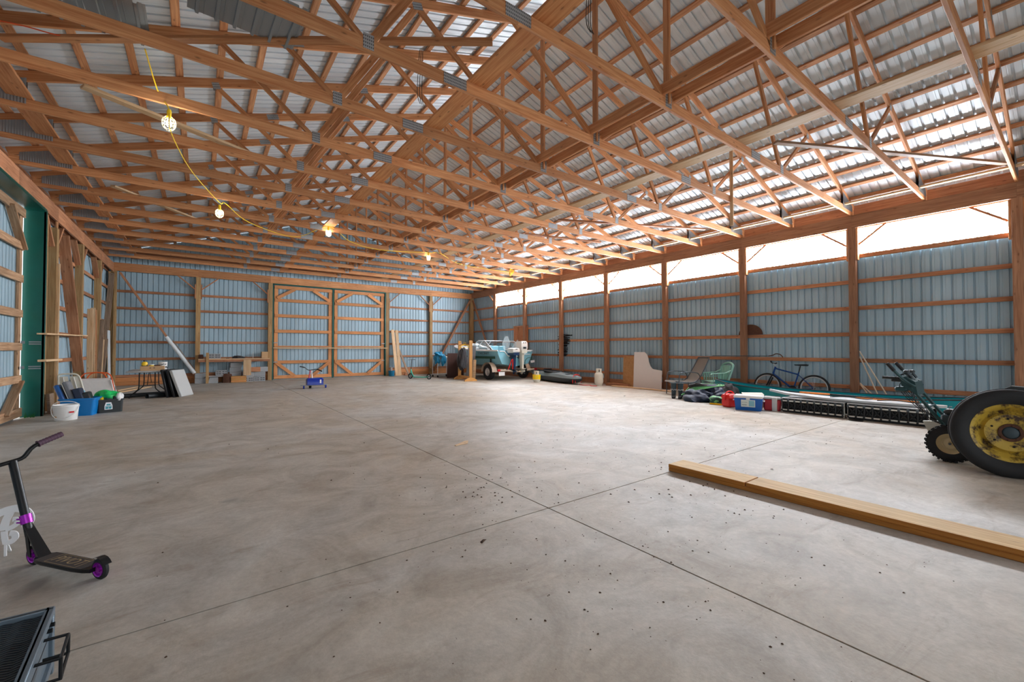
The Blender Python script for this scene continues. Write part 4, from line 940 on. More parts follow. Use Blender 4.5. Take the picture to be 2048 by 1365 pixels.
MB().loft([[V(x*(.85 if z > .3 else 1), -.03-.02*math.cos(x*14)+.08*z, z) for x in (-.14, -.07, 0, .07, .14)] for z in (.0, .06, .2, .3, .34)]).build('blade', 'rust', sh)
# ---- blue ride-on toy ------------------------------------------------
ry = thing('ride_on_toy', 'blue three-wheeled ride-on toy alone on the floor before the back doors', 'toy', (3.05, 15.05, 0), -.05)
MB().hull([V(a*.24*s_, b_*.16*s_, z) for z, s_ in ((.12, 1), (.3, 1), (.34, .85)) for a, b_ in ((-1, -1), (1, -1), (1, 1), (-1, 1), (-1.1, 0), (1.1, 0), (0, 1.1), (0, -1.1))]).build('seat_body', 'toy_blue', ry)
MB().box((.15, -.165, .23), (.05, .01, .12), .004).build('sticker', 'white_plastic', ry)
MB().bar((-.42, .0, .105), (.4, .0, .105), .06, .03, .008).build('axle_board', 'steel', ry)
for s in (-1, 1):
    cs_ = MB(); cs_.lathe([(0, -.02), (.05, -.02), (.05, .02), (0, .02)], 20, c=(s*.33, -.02, .05), axis='x'); o = cs_.build('caster', 'toy_blue', ry)
    MB().box((s*.33, 0, .085), (.06, .03, .03), .004).build('caster_fork', 'steel', o)
MB().lathe([(0, -.03), (.09, -.03), (.09, .03), (0, .03)], 24, c=(-.12, .12, .09), axis='x').build('wheel', 'black_rubber', ry)
for s in (-1, 1): MB().tube([V(-.12+s*.05, .05, .32), V(-.1+s*.02, .12, .58)], .018, 8).build('fork_leg', 'cap_red' if s < 0 else 'white_plastic', ry)
MB().tube([V(-.42, .05, .72), V(-.3, .07, .69), V(-.18, .12, .60), V(-.05, .12, .60), V(.05, .08, .62), V(.2, .0, .56)], .012, 8, smooth=4).build('handlebar', 'black_metal', ry)
for a, b_ in ((V(-.44, .05, .725), V(-.3, .07, .69)), (V(.08, .06, .62), V(.22, -.01, .55))): MB().tube([a, b_], .02, 10).build('grip', 'black_plastic', ry)
# ---- right part of the back wall -------------------------------------
for (u0, v0, u1, v1, lab) in ((785, 660, 794, 755, 'pale plank leaning on the back wall, left of a pair'), (793, 661, 800, 755, 'pale plank leaning on the back wall, right of a pair')):
    a = at(u0, v0, y=YB-.05); b_ = at(u1, v1, y=YB-.45); b_.z = .005
    beam('leaning_plank', a, b_, .15, .035, 'pale', up=(0, -1, .2), label=lab, cat='plank')
a, b_ = at(798, 700, y=YB-.1), at(818, 755, y=YB-.6); b_.z = .01
beam('leaning_plank', a, b_, .09, .038, 'grey_wood', up=(0, -1, .2), label='short brown plank leaning aslant right of the pale pair', cat='plank')
p = at(783, 755, y=YB-.5)
b3 = bucket('bucket', 'small teal blue bucket at the foot of the leaning planks', (p.x, YB-.5, 0), .15, .26, 'tarp_blue', False); MB().box((-.02, 0, .33), (.03, .2, .2), .005).build('lid', 'white_plastic', b3)
p = at(815, 752, y=YB-.3); MB().hull([V(-.12, -.08, 0), V(.12, -.08, 0), V(.1, .08, 0), V(-.1, .08, 0), V(-.02, 0, .18), V(.05, .02, .14)]).build('wood_offcut', 'girt', loc=(p.x-.1, YB-.35, 0), label='small heap-shaped wood offcut behind the teal scooter', cat='offcut')
# teal kick scooter
q1_, q2_ = V(7.35, 17.35, 0), V(7.80, 16.45, 0); d_ = (q2_-q1_).normalized(); n2_ = V(-d_.y, d_.x, 0)
ts = thing('kick_scooter', 'teal kick scooter with big black wheels near the back wall', 'scooter', q1_)
def swh(c_, r, w_, hubm, par):
    ang = math.atan2(d_.y, d_.x)
    o = MB().lathe([(r*.72, -w_/2), (r*.92, -w_/2), (r, -w_/4), (r, w_/4), (r*.92, w_/2), (r*.72, w_/2)], 32, axis='y', closed=True).build('wheel', 'black_rubber', par); o.matrix_local = TR(*c_) @ rotz(ang)
    h = MB(); h.lathe([(r*.74, -w_*.3), (r*.66, -w_*.3), (r*.66, w_*.3), (r*.74, w_*.3)], 32, axis='y', closed=True); h.lathe([(0, -w_*.5), (r*.18, -w_*.5), (r*.18, w_*.5), (0, w_*.5)], 16, axis='y')
    for k in range(6): a = k*PI/3; h.bar((0, 0, 0), (r*.7*math.cos(a), 0, r*.7*math.sin(a)), .02, .008)
    h.build('wheel_hub', hubm, o)
L2 = (q2_-q1_).length
swh((0, 0, .12), .12, .04, 'dark_steel', ts); swh(d_*L2+V(0, 0, .12), .12, .04, 'dark_steel', ts)
mb = MB(); mb.hull([d_*.2+n2_*s*.06+V(0, 0, z) for s in (-1, 1) for z in (.07, .1)]+[d_*(L2-.22)+n2_*s*.06+V(0, 0, z) for s in (-1, 1) for z in (.07, .1)]); mb.tube([d_*(L2-.22)+V(0, 0, .09), d_*L2+V(0, 0, .12)], .02, 8); mb.tube([d_*.2+V(0, 0, .09), d_*.1+V(0, 0, .2), d_*.03+V(0, 0, .4)], .022, 8); mb.build('deck', 'teal', ts)
MB().tube([V(0, 0, .12), d_*.03+V(0, 0, .42)], .02, 8).build('fork', 'teal', ts); MB().tube([d_*.03+V(0, 0, .42), d_*.08+V(0, 0, .84)], .015, 8).build('stem', 'black_metal', ts)
MB().tube([d_*.08+V(0, 0, .82)-n2_*.22, d_*.08+V(0, 0, .84)-n2_*.05, d_*.08+V(0, 0, .84)+n2_*.05, d_*.08+V(0, 0, .82)+n2_*.22], .013, 8, smooth=3).build('handlebar', 'black_metal', ts)
# wheeled cart with a blue tarp
ct = thing('wheeled_cart', 'small white wheeled metal cart left of the clothes rack', 'cart', (9.0, 17.6, 0))
mb = MB()
for sx in (-1, 1):
    for sy in (-1, 1): mb.tube([V(sx*.35, sy*.25, .1), V(sx*.35, sy*.25, .92)], .012, 8)
for z in (.14, .9):
    for a, b_ in (((-.35, -.25), (.35, -.25)), ((-.35, .25), (.35, .25)), ((-.35, -.25), (-.35, .25)), ((.35, -.25), (.35, .25))): mb.tube([V(*a, z), V(*b_, z)], .012, 8)
mb.build('frame', 'white_plastic', ct)
MB().box((0, 0, .93), (.76, .54, .03), .006).build('top_shelf', 'cream', ct); MB().box((0, 0, .14), (.7, .5, .015)).build('lower_shelf', 'cream', ct)
for sx in (-1, 1):
    for sy in (-1, 1): MB().lathe([(0, -.015), (.05, -.015), (.05, .015), (0, .015)], 16, c=(sx*.35, sy*.25, .05), axis='x').build('caster', 'black_rubber', ct)
tp = thing('blue_tarp', 'crumpled blue tarp hanging over the top of the white cart', 'tarp', (8.85, 17.4, .95)); blob('tarp', 'tarp_blue', tp, (-.12, -.05, .08), (.26, .22, .14), 21, .45, zmin=-.02); blob('hanging_fold', 'tarp_blue', tp, (-.28, -.15, -.12), (.12, .1, .22), 22, .4); blob('hanging_fold', 'tarp_blue', tp, (-.05, -.3, -.18), (.1, .06, .2), 23, .4)
bh = MB().tube([at(862, 738, y=YB-.2)+V(0, 0, .06*math.sin(k))+V(.05*math.cos(k*2), 0, 0) for k in range(8)], .02, 6, smooth=3).build('rope_bundle', 'cardboard', label='tan rope bundle at the foot of the corner brace by the cart', cat='rope')
# brown board, grey boards
MB().box((0, 0, .55), (.8, .04, 1.1), .004).build('brown_board', 'brown_panel', loc=(9.22, 16.75, 0), rot=(.06, 0, -.1), label='dark brown upright panel behind the clothes rack', cat='panel')
MB().box((0, 0, .72), (.34, .05, 1.44), .005).build('grey_slab', 'cloth_grey', loc=(9.26, 15.55, 0), rot=(-.04, .07, -.5), label='grey slab standing between the clothes rack and the boat', cat='panel')
MB().box((0, 0, .42), (.12, .03, .84), .004).build('thin_board', 'pale', loc=(9.22, 15.15, 0), rot=(-.02, .05, -.5), label='narrow pale board standing by the left trailer wheel', cat='board')
# clothes rack
rk = thing('clothes_rack', 'wooden clothes rack on two feet before the boat', 'rack', (8.82, 15.2, 0)); e = V(8.93, 15.85, 0)-V(8.73, 14.57, 0); L3 = 1.25; e.normalize(); f_ = V(-e.y, e.x, 0)
for s in (-1, 1):
    b0 = e*s*L3/2
    up_ = beam('upright', b0+V(0, 0, .1), b0+V(0, 0, 1.63), .13, .05, 'rack', rk, up=(e.x, e.y, 0))
    MB().hull([b0+f_*a+e*b_*.035+V(0, 0, z) for a, z in ((-.26, 0), (.26, 0), (-.26, .05), (.26, .05), (-.1, .14), (.1, .14)) for b_ in (-1, 1)]).build('foot', 'rack', rk)
beam('bottom_rail', e*(-L3/2)+V(0, 0, .14), e*(L3/2)+V(0, 0, .14), .04, .09, 'rack', rk); MB().tube([e*(-L3/2)+V(0, 0, 1.58), e*(L3/2)+V(0, 0, 1.58)], .01, 8).build('hanging_rail', 'steel', rk); MB().tube([e*(-L3/2)+V(0, 0, 1.46), e*(L3/2)+V(0, 0, 1.46)], .016, 8).build('hanging_rail', 'rack', rk)
def hanger(t_, lab):
    h = thing('coat_hanger', lab, 'hanger', V(8.82, 15.2, 1.535)+e*t_, group='yellow hangers on the rack'); mb = MB()
    mb.tube([V(.0, 0, .0), V(.02, 0, .03), V(.0, 0, .045), V(-.02, 0, .03), V(0, 0, -.01), V(0, 0, -.05)], .004, 6, smooth=3)
    mb.tube([V(0, 0, -.05), f_*.2+V(0, 0, -.15), f_*.2+V(0, 0, -.18), f_*-.2+V(0, 0, -.18), f_*-.2+V(0, 0, -.15)], .009, 6, closed=True); mb.build('hanger', 'yellow', h)
hanger(-.05, 'yellow plastic hanger hanging in front on the rack'); hanger(.12, 'yellow plastic hanger hanging behind on the rack')
for k, (t_, m, lab) in enumerate(((.22, 'cloth_dark', 'dark jacket hanging on the rack, left one'), (.36, 'cloth_dark', 'dark coat hanging on the rack, farther one'), (.5, 'cloth_grey', 'grey garment hanging lowest on the rack'))):
    j = thing('jacket', lab, 'jacket', V(8.82, 15.2, 0)+e*t_); blob('cloth', m, j, (0, 0, .95-.07*k), (.17, .08, .42), 30+k, .25); MB().tube([V(0, 0, 1.3), V(0, 0, 1.56)], .005, 6).build('hook', 'steel', j)
# plywood board on the right wall
pb = thing('plywood_board', 'reddish plywood board fixed to the window wall behind the boat', 'board', (XR+.08, 15.75, 0))
for k, (y0, w_) in enumerate(((-.45, .36), (-.08, .36), (.29, .36))): beam('board', (.05, y0+.04, .7), (.05, y0+.04, 2.36), w_-.01, .02, 'ply', pb, up=(1, 0, 0))
beam('batten', (.02, -.62, 2.35), (.02, .5, 2.35), .02, .06, 'girt', pb)
# ---- boat on its trailer ---------------------------------------------
BX, BY = 10.72, 14.25
bo = thing('motorboat', 'pale blue motorboat with two outboard engines on the trailer', 'boat', (BX, BY, 0), .04)
ST = [(0, .94, .55, 1.22, .72), (1.2, .98, .50, 1.22, .74), (2.4, .94, .48, 1.26, .70), (3.4, .76, .52, 1.32, .5), (4.2, .45, .66, 1.40, .25), (4.8, .06, .95, 1.46, .03)]
def hs(y, b_, kz, gz, cb):
    return [V(-b_, y, gz), V(-b_*.985, y, gz-.12), V(-(b_*.6+cb*.4), y, (gz+kz)/2+.05), V(-cb, y, kz+.12), V(0, y, kz), V(cb, y, kz+.12), V(b_*.6+cb*.4, y, (gz+kz)/2+.05), V(b_*.985, y, gz-.12), V(b_, y, gz)]
MB().loft([hs(*q) for q in ST]).build('hull', 'pale_blue', bo)
t0 = hs(*ST[0]); tn = MB(); front = [V(p.x, 0, p.z) for p in t0]
prof = front+[V(.94, 0, 1.22), V(.6, 0, 1.2), (V(.45, 0, 1.06)), V(.3, 0, 1.0), V(-.3, 0, 1.0), V(-.45, 0, 1.06), V(-.6, 0, 1.2)]
n = len(prof); a = tn.pts(prof); b_ = tn.pts([p+V(0, .06, 0) for p in prof]); tn.face(*range(a, a+n)); tn.face(*[b_+k for k in range(n)][::-1])
for k in range(n): tn.face(a+k, a+(k+1) % n, b_+(k+1) % n, b_+k)
tn.build('transom', 'pale_blue', bo, smooth=False)
MB().tube([V(.86, -.02, 1.19), V(.62, -.02, 1.185), V(.46, -.02, 1.04), V(.3, -.02, .985), V(-.3, -.02, .985), V(-.46, -.02, 1.04), V(-.62, -.02, 1.185), V(-.86, -.02, 1.19)], .018, 8, smooth=4).build('transom_trim', 'white_plastic', bo)
for s in (-1, 1): MB().tube([V(s*q[1], q[0], q[3]) for q in ST], .028, 8, smooth=3).build('gunwale', 'white_plastic', bo)
dkk = MB(); dkk.loft([[V(-q[1], q[0], q[3]-.0), V(0, q[0], q[3]+.05), V(q[1], q[0], q[3])] for q in ST[2:]]); dkk.build('foredeck', 'white_plastic', bo)
MB().box((0, 1.2, .78), (1.5, 2.3, .03)).build('cabin_floor', 'cloth_grey', bo)
# side stripe and name
for s in (-1,):
    st_ = MB(); st_.loft([[V(-ST[0][1]*1.0+.03-.02, .2, .98), V(-ST[0][1]*.96-.005, .2, .88)], [V(-.985, 1.2, .98), V(-.95, 1.2, .88)], [V(-.965, 2.3, .99), V(-.91, 2.3, .88)]]); st_.build('side_stripe', 'dark_green', bo)
    text('side_lettering', 'STARCRAFT', .16, 'dark_steel', bo, Matrix(((0, -.0, -1, -.995), (-1, 0, 0, .95), (0, 1, 0, 1.1), (0, 0, 0, 1))), .002)
ws = MB()
def wsfr(P_, par=bo):
    MB().tube(P_, .016, 8).build('windshield_frame', 'white_plastic', par)
A0, A1, A2, A3 = V(-.88, 1.3, 1.25), V(-.72, 1.75, 1.66), V(.72, 1.75, 1.66), V(.88, 1.3, 1.25)
B1, B2 = V(-.70, 2.2, 1.3), V(.70, 2.2, 1.3)
wsfr([V(-.93, .35, 1.24), V(-.8, 1.1, 1.64), A1, A2, V(.8, 1.1, 1.64), V(.93, .35, 1.24)])
wsfr([V(-.0, 1.75, 1.66), V(0, 2.2, 1.32)]); wsfr([V(-.45, 1.75, 1.66), V(-.5, 2.2, 1.3)]); wsfr([V(-.93, .35, 1.24), V(-.92, 2.2, 1.28)]); wsfr([A1, V(-.86, 2.2, 1.28)]); wsfr([A2, V(.86, 2.2, 1.28)])
g1 = MB(); g1.face(*[g1.pts([V(-.8, 1.1, 1.63), V(-.93, .4, 1.25), V(-.93, 2.1, 1.28), A1])+k for k in range(4)]); g1.face(*[g1.pts([A1, V(-.86, 2.2, 1.28), V(.86, 2.2, 1.28), A2])+k for k in range(4)]); g1.face(*[g1.pts([V(.8, 1.1, 1.63), V(.93, .4, 1.25), V(.93, 2.1, 1.28), A2])+k for k in range(4)])
g1.build('windshield', 'clear', bo, smooth=False)
for (x, y, rz, lab) in ((-.38, 1.2, .2, ''), (.35, 1.25, -.2, '')):
    se = MB(); se.box((x, y, .98), (.42, .42, .1), .03); se.box((x, y+.18 if x > 0 else y-.2, 1.22), (.42, .07, .42), .03); se.build('seat', 'pale_blue', bo)
wh_ = MB(); wh_.tube([V(-.05+.17*math.cos(a*PI/10), 1.72, 1.27+.17*math.sin(a*PI/10)) for a in range(20)], .012, 6, closed=True); wh_.tube([V(-.05-.17, 1.72, 1.27), V(-.05+.17, 1.72, 1.27)], .009, 6); wh_.build('steering_wheel', 'white_plastic', bo)
for k, (x, y, m) in enumerate(((.25, .9, 'clear'), (.55, .8, 'clear'))): pass
lf = thing('folded_plastic', 'clear plastic sheets propped up in the middle of the boat', 'sheet', (BX, BY, 0)); 
for P_ in ([V(.12, 1.0, 1.25), V(.02, 1.0, 1.55), V(.2, 1.0, 1.86), V(.34, 1.0, 1.86), V(.45, 1.0, 1.6), V(.36, 1.0, 1.28)], [V(.45, .8, 1.25), V(.4, .8, 1.4), V(.72, .8, 1.7), V(.85, .8, 1.55), V(.8, .8, 1.25)]):
    mb = MB(); n = len(P_); a = mb.pts(P_); b_ = mb.pts([p+V(.0, .02, 0) for p in P_]); mb.face(*range(a, a+n)); mb.face(*[b_+k for k in range(n)][::-1])
    for k in range(n): mb.face(a+k, a+(k+1) % n, b_+(k+1) % n, b_+k)
    mb.build('sheet', 'clear', lf, smooth=False)
cn = thing('cloth_heap', 'white and dark cloths heaped in the bow side of the boat', 'cloth', (BX-.5, BY+2.3, 1.3)); blob('cloth', 'white_plastic', cn, (0, 0, .08), (.3, .4, .12), 41, .4); 
cn2 = thing('life_jacket', 'red and navy life jacket lying behind the boat windshield', 'life jacket', (BX-.35, BY+1.0, 1.05)); blob('front', 'cap_red', cn2, (-.08, 0, .13), (.14, .14, .07), 42, .3); blob('back', 'navy', cn2, (.16, 0, .13), (.14, .14, .08), 43, .3)
# outboards
def outboard(x, top, h, m1, m2, w_):
    ob = thing('outboard_motor', None, None, (x, -.1, 0)); ob.parent = bo
    MB().hull([V(a*w_*s_, b_*.2*s_-.06, z) for z, s_ in ((top-h, .85), (top-h*.7, 1), (top-h*.15, .95), (top, .7)) for a in (-.5, .5) for b_ in (-1, 1)]).build('cowling', m1, ob)
    MB().hull([V(a*w_*.52, b_*.2-.06, z) for z in (top-h-.10, top-h+.02) for a in (-.8, .8) for b_ in (-1, 1)]).build('lower_cowling', m2, ob)
    leg = MB(); leg.hull([V(a*.07, b_*.09-.06, z) for z in (top-h-.08,) for a in (-1, 1) for b_ in (-1, 1)]+[V(a*.04, b_*.07-.08, .45) for a in (-1, 1) for b_ in (-1, 1)]); leg.build('midsection', m2, ob)
    lg = MB(); lg.lathe([(0, -.2), (.035, -.12), (.05, 0), (.04, .12), (0, .16)], 16, c=(0, -.1, .36), axis='y'); lg.hull([V(-.012, -.04, .44), V(.012, -.04, .44), V(-.012, -.2, .44), V(.012, -.2, .44), V(0, -.02, .25), V(0, -.1, .22)]); lg.box((0, -.12, .46), (.16, .26, .014), .003); lg.build('gearcase', m2, ob)
    pr = MB()
    for k in range(3): a = k*2*PI/3+.3; pr.hull([V(.02*math.cos(a), -.27, .36+.02*math.sin(a)), V(.12*math.cos(a+.3), -.29, .36+.12*math.sin(a+.3)), V(.12*math.cos(a-.3), -.25, .36+.12*math.sin(a-.3)), V(.11*math.cos(a), -.26, .36+.11*math.sin(a))])
    pr.build('propeller', 'cream' if m1 != 'engine_white' or w_ < .3 else 'black_metal', ob)
    br = MB(); br.box((0, .06, 1.0), (.2, .1, .22), .01); br.build('clamp_bracket', 'dark_steel', ob); return ob
o1 = outboard(-.24, 1.33, .2, 'engine_white', 'engine_navy', .36); o2 = outboard(.20, 1.62, .40, 'engine_white', 'tank_white', .34)
for s in (-1, 1): MB().lathe([(0, 0), (.022, 0), (.022, .01), (0, .01)], 16, c=(s*.05, -.27, 1.55), axis='y').build('vent', 'black_plastic', o2)
MB().box((0, -.27, 1.34), (.16, .012, .08), .003).build('badge', 'dark_steel', o2)
MB().box((.0, -.27, 1.28), (.1, .012, .03), .003).build('badge', 'black_plastic', o1)
for x, l in ((-.86, .05),): MB().box((x, .6, .95), (.03, .06, .8)).build('hold_down_strap', 'black_plastic', bo)
MB().tube([V(.5, -.03, .62), V(.5, -.05, .8), V(.62, -.06, .9), V(.78, -.05, .92)], .012, 6, smooth=4).build('fuel_line', 'dark_green', bo)
MB().hull([V(.82, -.03, .8), V(.88, -.03, .8), V(.90, -.03, .92), V(.86, -.03, 1.0), V(.82, -.05, .8), V(.88, -.05, .8), V(.86, -.05, 1.0)]).build('transducer', 'dark_green', bo)
MB().box((.55, -.02, 1.06), (.5, .02, .03), .005).build('splash_well_edge', 'white_plastic', bo)
# trailer
tr_ = thing('boat_trailer', 'rusty cream boat trailer with two wheels under the pale blue boat', 'trailer', (BX, BY, 0), .04)
fm = MB()
for s in (-1, 1): fm.bar((s*.62, -.1, .42), (s*.62, 2.6, .42), .06, .08, .005); fm.bar((s*.62, 2.6, .42), (0, 4.9, .42), .06, .08, .005)
fm.tube([V(-.95, -.12, .42), V(-.5, -.12, .40), V(-.2, -.14, .35), V(.2, -.14, .35), V(.5, -.12, .40), V(.95, -.12, .42)], .035, 10, smooth=4); fm.bar((-.85, .62, .33), (.85, .62, .33), .06, .06); fm.bar((-.62, 2.2, .42), (.62, 2.2, .42), .06, .06)
fm.build('frame', 'trailer_paint', tr_)
for s in (-1, 1):
    w_ = MB().lathe([(.17, -.09), (.25, -.095), (.31, -.085), (.33, -.06), (.33, .06), (.31, .085), (.25, .095), (.17, .09)], 40, c=(s*.93, .62, .33), axis='x', closed=True).build('wheel', 'tyre', tr_)
    MB().lathe([(0, -.05), (.05, -.06), (.08, -.03), (.14, -.03), (.17, -.07), (.175, .07), (.1, .03), (0, .03)], 32, c=(s*.93, .62, .33), axis='x').build('rim', 'rim_steel', w_)
    MB().loft([[V(s*.93+dx, .62+.40*math.cos(a), .33+.40*math.sin(a)) for dx in (-.12, .12)] for a in [R(q) for q in range(0, 181, 18)]]+[]).build('fender', 'trailer_paint', tr_)
    MB().box((s*1.0, -.16, .42), (.14, .05, .09), .01).build('tail_light', 'red_lens', tr_)
    MB().bar((s*.45, .2, .62), (s*.45, 2.2, .58), .09, .05, .01).build('bunk', 'cloth_grey', tr_)
MB().box((-.88, -.2, .28), (.3, .01, .15), .004).build('number_plate', 'plate_white', tr_)
MB().tube([V(-.55, -.2, .45), V(-.4, -.25, .85), V(-.35, -.25, .88), V(-.33, -.22, .45)], .02, 8).build('strap', 'strap_red', tr_)
MB().box((.93, -.15, .62), (.22, .02, .1), .004).build('marker_plate', 'plate_white', tr_, rot=(0, -.15, 0))
MB().lathe([(0, -.03), (.05, -.03), (.05, .03), (0, .03)], 20, c=(.42, -.18, .42), axis='y').build('roller', 'black_rubber', tr_)
MB().lathe([(0, 0), (.05, 0), (.05, .3), (0, .3)], 12, c=(0, 4.8, .0)).build('jockey_leg', 'steel', tr_)
# ---- propane tanks -----------------------------------------------------
def tank(lab, x, y, h, band):
    t = thing('propane_tank', lab, 'tank', (x, y, 0)); r = .155
    MB().lathe([(0, .035), (.07, .035), (r*.75, .045), (r*.97, .10), (r, .14), (r, h-.10), (r*.93, h-.05), (r*.6, h-.005), (.04, h+.01), (0, h+.01)], 32).build('body', 'tank_white', t)
    MB().lathe([(.11, 0), (.115, 0), (.115, .06), (.11, .06)], 28, closed=True).build('foot_ring', 'tank_white', t)
    cl = MB(); 
    for a0, a1 in ((-40, 40), (140, 220), (60, 120), (240, 300)): cl.loft([[V(rr_*math.cos(R(a)), rr_*math.sin(R(a)), z) for rr_, z in ((.10, h-.02), (.10, h+.12), (.092, h+.12), (.092, h-.02))] for a in range(a0, a1+1, 10)], closed=True)
    cl.tube([V(.096*math.cos(R(a)), .096*math.sin(R(a)), h+.12) for a in range(0, 360, 15)], .009, 6, closed=True); cl.build('collar', 'tank_white', t)
    MB().lathe([(0, h), (.025, h), (.025, h+.06), (.035, h+.07), (.035, h+.09), (0, h+.09)], 14).build('valve', 'dark_steel', t)
    if band:
        MB().lathe([(r+.001, .12), (r+.002, .30)], 32).build('label', 'yellow', t)
        for a in range(-150, 30, 45): MB().box((1.012*r*math.cos(R(a)), 1.012*r*math.sin(R(a)), .21), (.03, .004, .12), rot=(0, 0, R(a+90))).build('label_print', 'yellow_green', t)
    else: MB().box((.08, -.14, .33), (.05, .004, .07), rot=(0, 0, .5)).build('label', 'sticker', t)
tank('white propane tank with a bright yellow label before the kayak', 10.50, 12.6, .31, True)
tank('taller plain white propane tank standing by the window wall', 11.32, 10.16, .47, False)
beam('timber_offcut', (11.6, 10.05, .05), (11.75, 9.2, .05), .14, .09, 'girt', label='short thick timber behind the taller white tank', cat='timber')
# ---- kayak --------------------------------------------------------------
ky = thing('kayak', 'grey kayak with a dark cockpit, tied with red straps, along the window wall', 'kayak', (11.3, 12.7, 0), 0); ka = V(11.66, 14.25, 0); kb = V(10.98, 10.62, 0); kd = (kb-ka).normalized(); ky.location = (ka+kb)/2; ky.rotation_euler = (0, 0, math.atan2(kd.y, kd.x))
KS = [(-1.8, .03, .24, .32), (-1.6, .16, .08, .33), (-1.1, .28, .01, .34), (-.5, .34, 0, .37), (.3, .36, 0, .39), (1.0, .30, .01, .34), (1.55, .16, .06, .30), (1.8, .03, .16, .26)]
MB().loft([[V(x, -w_, (zt2*.6+zb2*.4)), V(x, -w_*.8, zb2+.05), V(x, 0, zb2), V(x, w_*.8, zb2+.05), V(x, w_, (zt2*.6+zb2*.4))] for x, w_, zb2, zt2 in KS], cap=True).build('hull', 'kayak_hull', ky)
MB().loft([[V(x, -w_, (zt2*.6+zb2*.4)), V(x, -w_*.75, zt2-.03), V(x, 0, zt2+.02), V(x, w_*.75, zt2-.03), V(x, w_, (zt2*.6+zb2*.4))] for x, w_, zb2, zt2 in KS]).build('deck', 'kayak_deck', ky)
MB().tube([V(-.15+.55*math.cos(a*PI/12), .27*math.sin(a*PI/12), .41-.02*math.cos(a*PI/12)) for a in range(24)], .02, 8, closed=True).build('cockpit_rim', 'black_plastic', ky)
MB().prism([(-.15+.54*math.cos(a*PI/12), .26*math.sin(a*PI/12)) for a in range(24)], .004, .405).build('cockpit_opening', 'hole_dark', ky)
MB().hull([V(-.62, s*.17, z) for s in (-1, 1) for z in (.37, .49)]+[V(-.55, s*.17, z) for s in (-1, 1) for z in (.37, .49)]).build('backrest', 'black_plastic', ky)
MB().prism([(.95+.16*math.cos(a*PI/8), .12*math.sin(a*PI/8)) for a in range(16)], .02, .335).build('hatch', 'black_plastic', ky)
MB().tube([V(1.5, -.19, .05), V(1.45, -.1, .33), V(1.5, .1, .33), V(1.5, .19, .05)], .015, 6, smooth=3).build('strap', 'strap_red', ky); MB().tube([V(1.62, -.15, .08), V(1.35, 0, .345), V(1.62, .13, .22)], .015, 6, smooth=3).build('strap', 'strap_red', ky)
MB().tube([V(10.95, 10.75, .015), V(10.9, 10.5, .012), V(11.1, 10.35, .012), V(10.95, 10.2, .012), V(11.05, 10.0, .012)], .012, 6, smooth=4).build('red_strap', 'strap_red', label='loose red strap trailing on the floor beyond the kayak tip', cat='strap')
# ---- boards against the window wall ---------------------------------------
MB().box((0, 0, .52), (.02, .62, 1.04), .003).build('tan_board', 'osb', loc=(11.84, 9.22, 0), rot=(0, .05, 0), label='tan fibreboard sheet leaning on the window wall', cat='board')
wp = MB(); cvp = [(-.58, 0), (.50, 0), (.50, .60)]+[(.50-.36*math.sin(t*PI/2/6)-.0, .60+.06*(t/6)) for t in range(1, 7)]+[(.06-.0, .74), (.0, .88), (-.03, 1.02), (-.08, 1.12), (-.16, 1.19), (-.58, 1.19)]
wp.prism(cvp, .02); o = wp.build('cut_board', 'drywall_pink', label='pale panel with a curved cut-out corner leaning on the window wall', cat='panel'); o.matrix_world = TR(11.80, 8.48, .0) @ Matrix.Rotation(.05, 4, 'Y') @ Matrix(((0, 0, 1, 0), (-1, 0, 0, 0), (0, 1, 0, 0), (0, 0, 0, 1)))
beam('floor_board', at(1225, 772, z=.02), at(1350, 784, z=.02), .12, .035, 'pale', label='low pale board lying along the foot of the window wall', cat='board')
# round rusty disc held behind the post; dark brush on the wall
o = MB().prism([(.31*math.cos(k*PI/20), .28*math.sin(k*PI/20)) for k in range(21)], .02).build('round_disc', 'rust', label='brown rusty half disc resting on a girt behind a post of the window wall', cat='disc'); o.matrix_world = TR(XR+.146, 5.42, 1.685) @ Matrix(((0, 0, 1, 0), (-1, 0, 0, 0), (0, 1, 0, 0), (0, 0, 0, 1)))
ch = MB(); rg = random.Random(9)
for k in range(26):
    z = 1.0+k*.035+rg.uniform(-.01, .01); l0 = rg.uniform(.15, .34); l1 = rg.uniform(.18, .45 if k > 12 else .3)
    if k > 23: l0 = .05; l1 = .55
    ch.box((XR+.15, 12.87+(l0-l1)/2, z), (.012, l0+l1, rg.uniform(.025, .045)), 0, rot=(rg.uniform(-.08, .08), 0, 0))
ch.build('brushwood_bundle', 'char', label='black ragged bundle stuck behind a post of the window wall right of the boat', cat='bundle')
# hooked tool lying on the girt
hk = thing('hooked_tool', 'long hooked tool lying on the girt above the bicycle', 'tool', (11.98, 5.0, 1.09)); MB().tube([V(.0, 1.4, .005), V(0, -.1, .02)], .008, 8).build('shaft', 'dark_steel', hk); MB().tube([V(0, -.1, .02), V(0, -.2, .04), V(0, -.28, .08), V(0, -.38, .06), V(0, -.44, -.01)], .012, 8, smooth=4).build('hook', 'rust', hk)
for (a, b_, lab) in (((1719, 703), (1772, 788), 'thin pale stick leaning by the post, tallest of four'), ((1720, 714), (1754, 787), 'thin pale stick leaning by the post, second tallest'), ((1720, 767), (1742, 787), 'short pale stick leaning by the post, nearest the window'), ((1720, 768), (1734, 787), 'short pale stick leaning by the post, steepest of four')):
    p0_, p1_ = at(*a, x=XR-.02), at(*b_, x=XR-.22); p1_ = p0_+(p1_-p0_)*((p0_.z-.01)/(p0_.z-p1_.z)); MB().tube([p0_, p1_], .013, 8).build('thin_stick', 'wood_stick', label=lab, cat='stick')
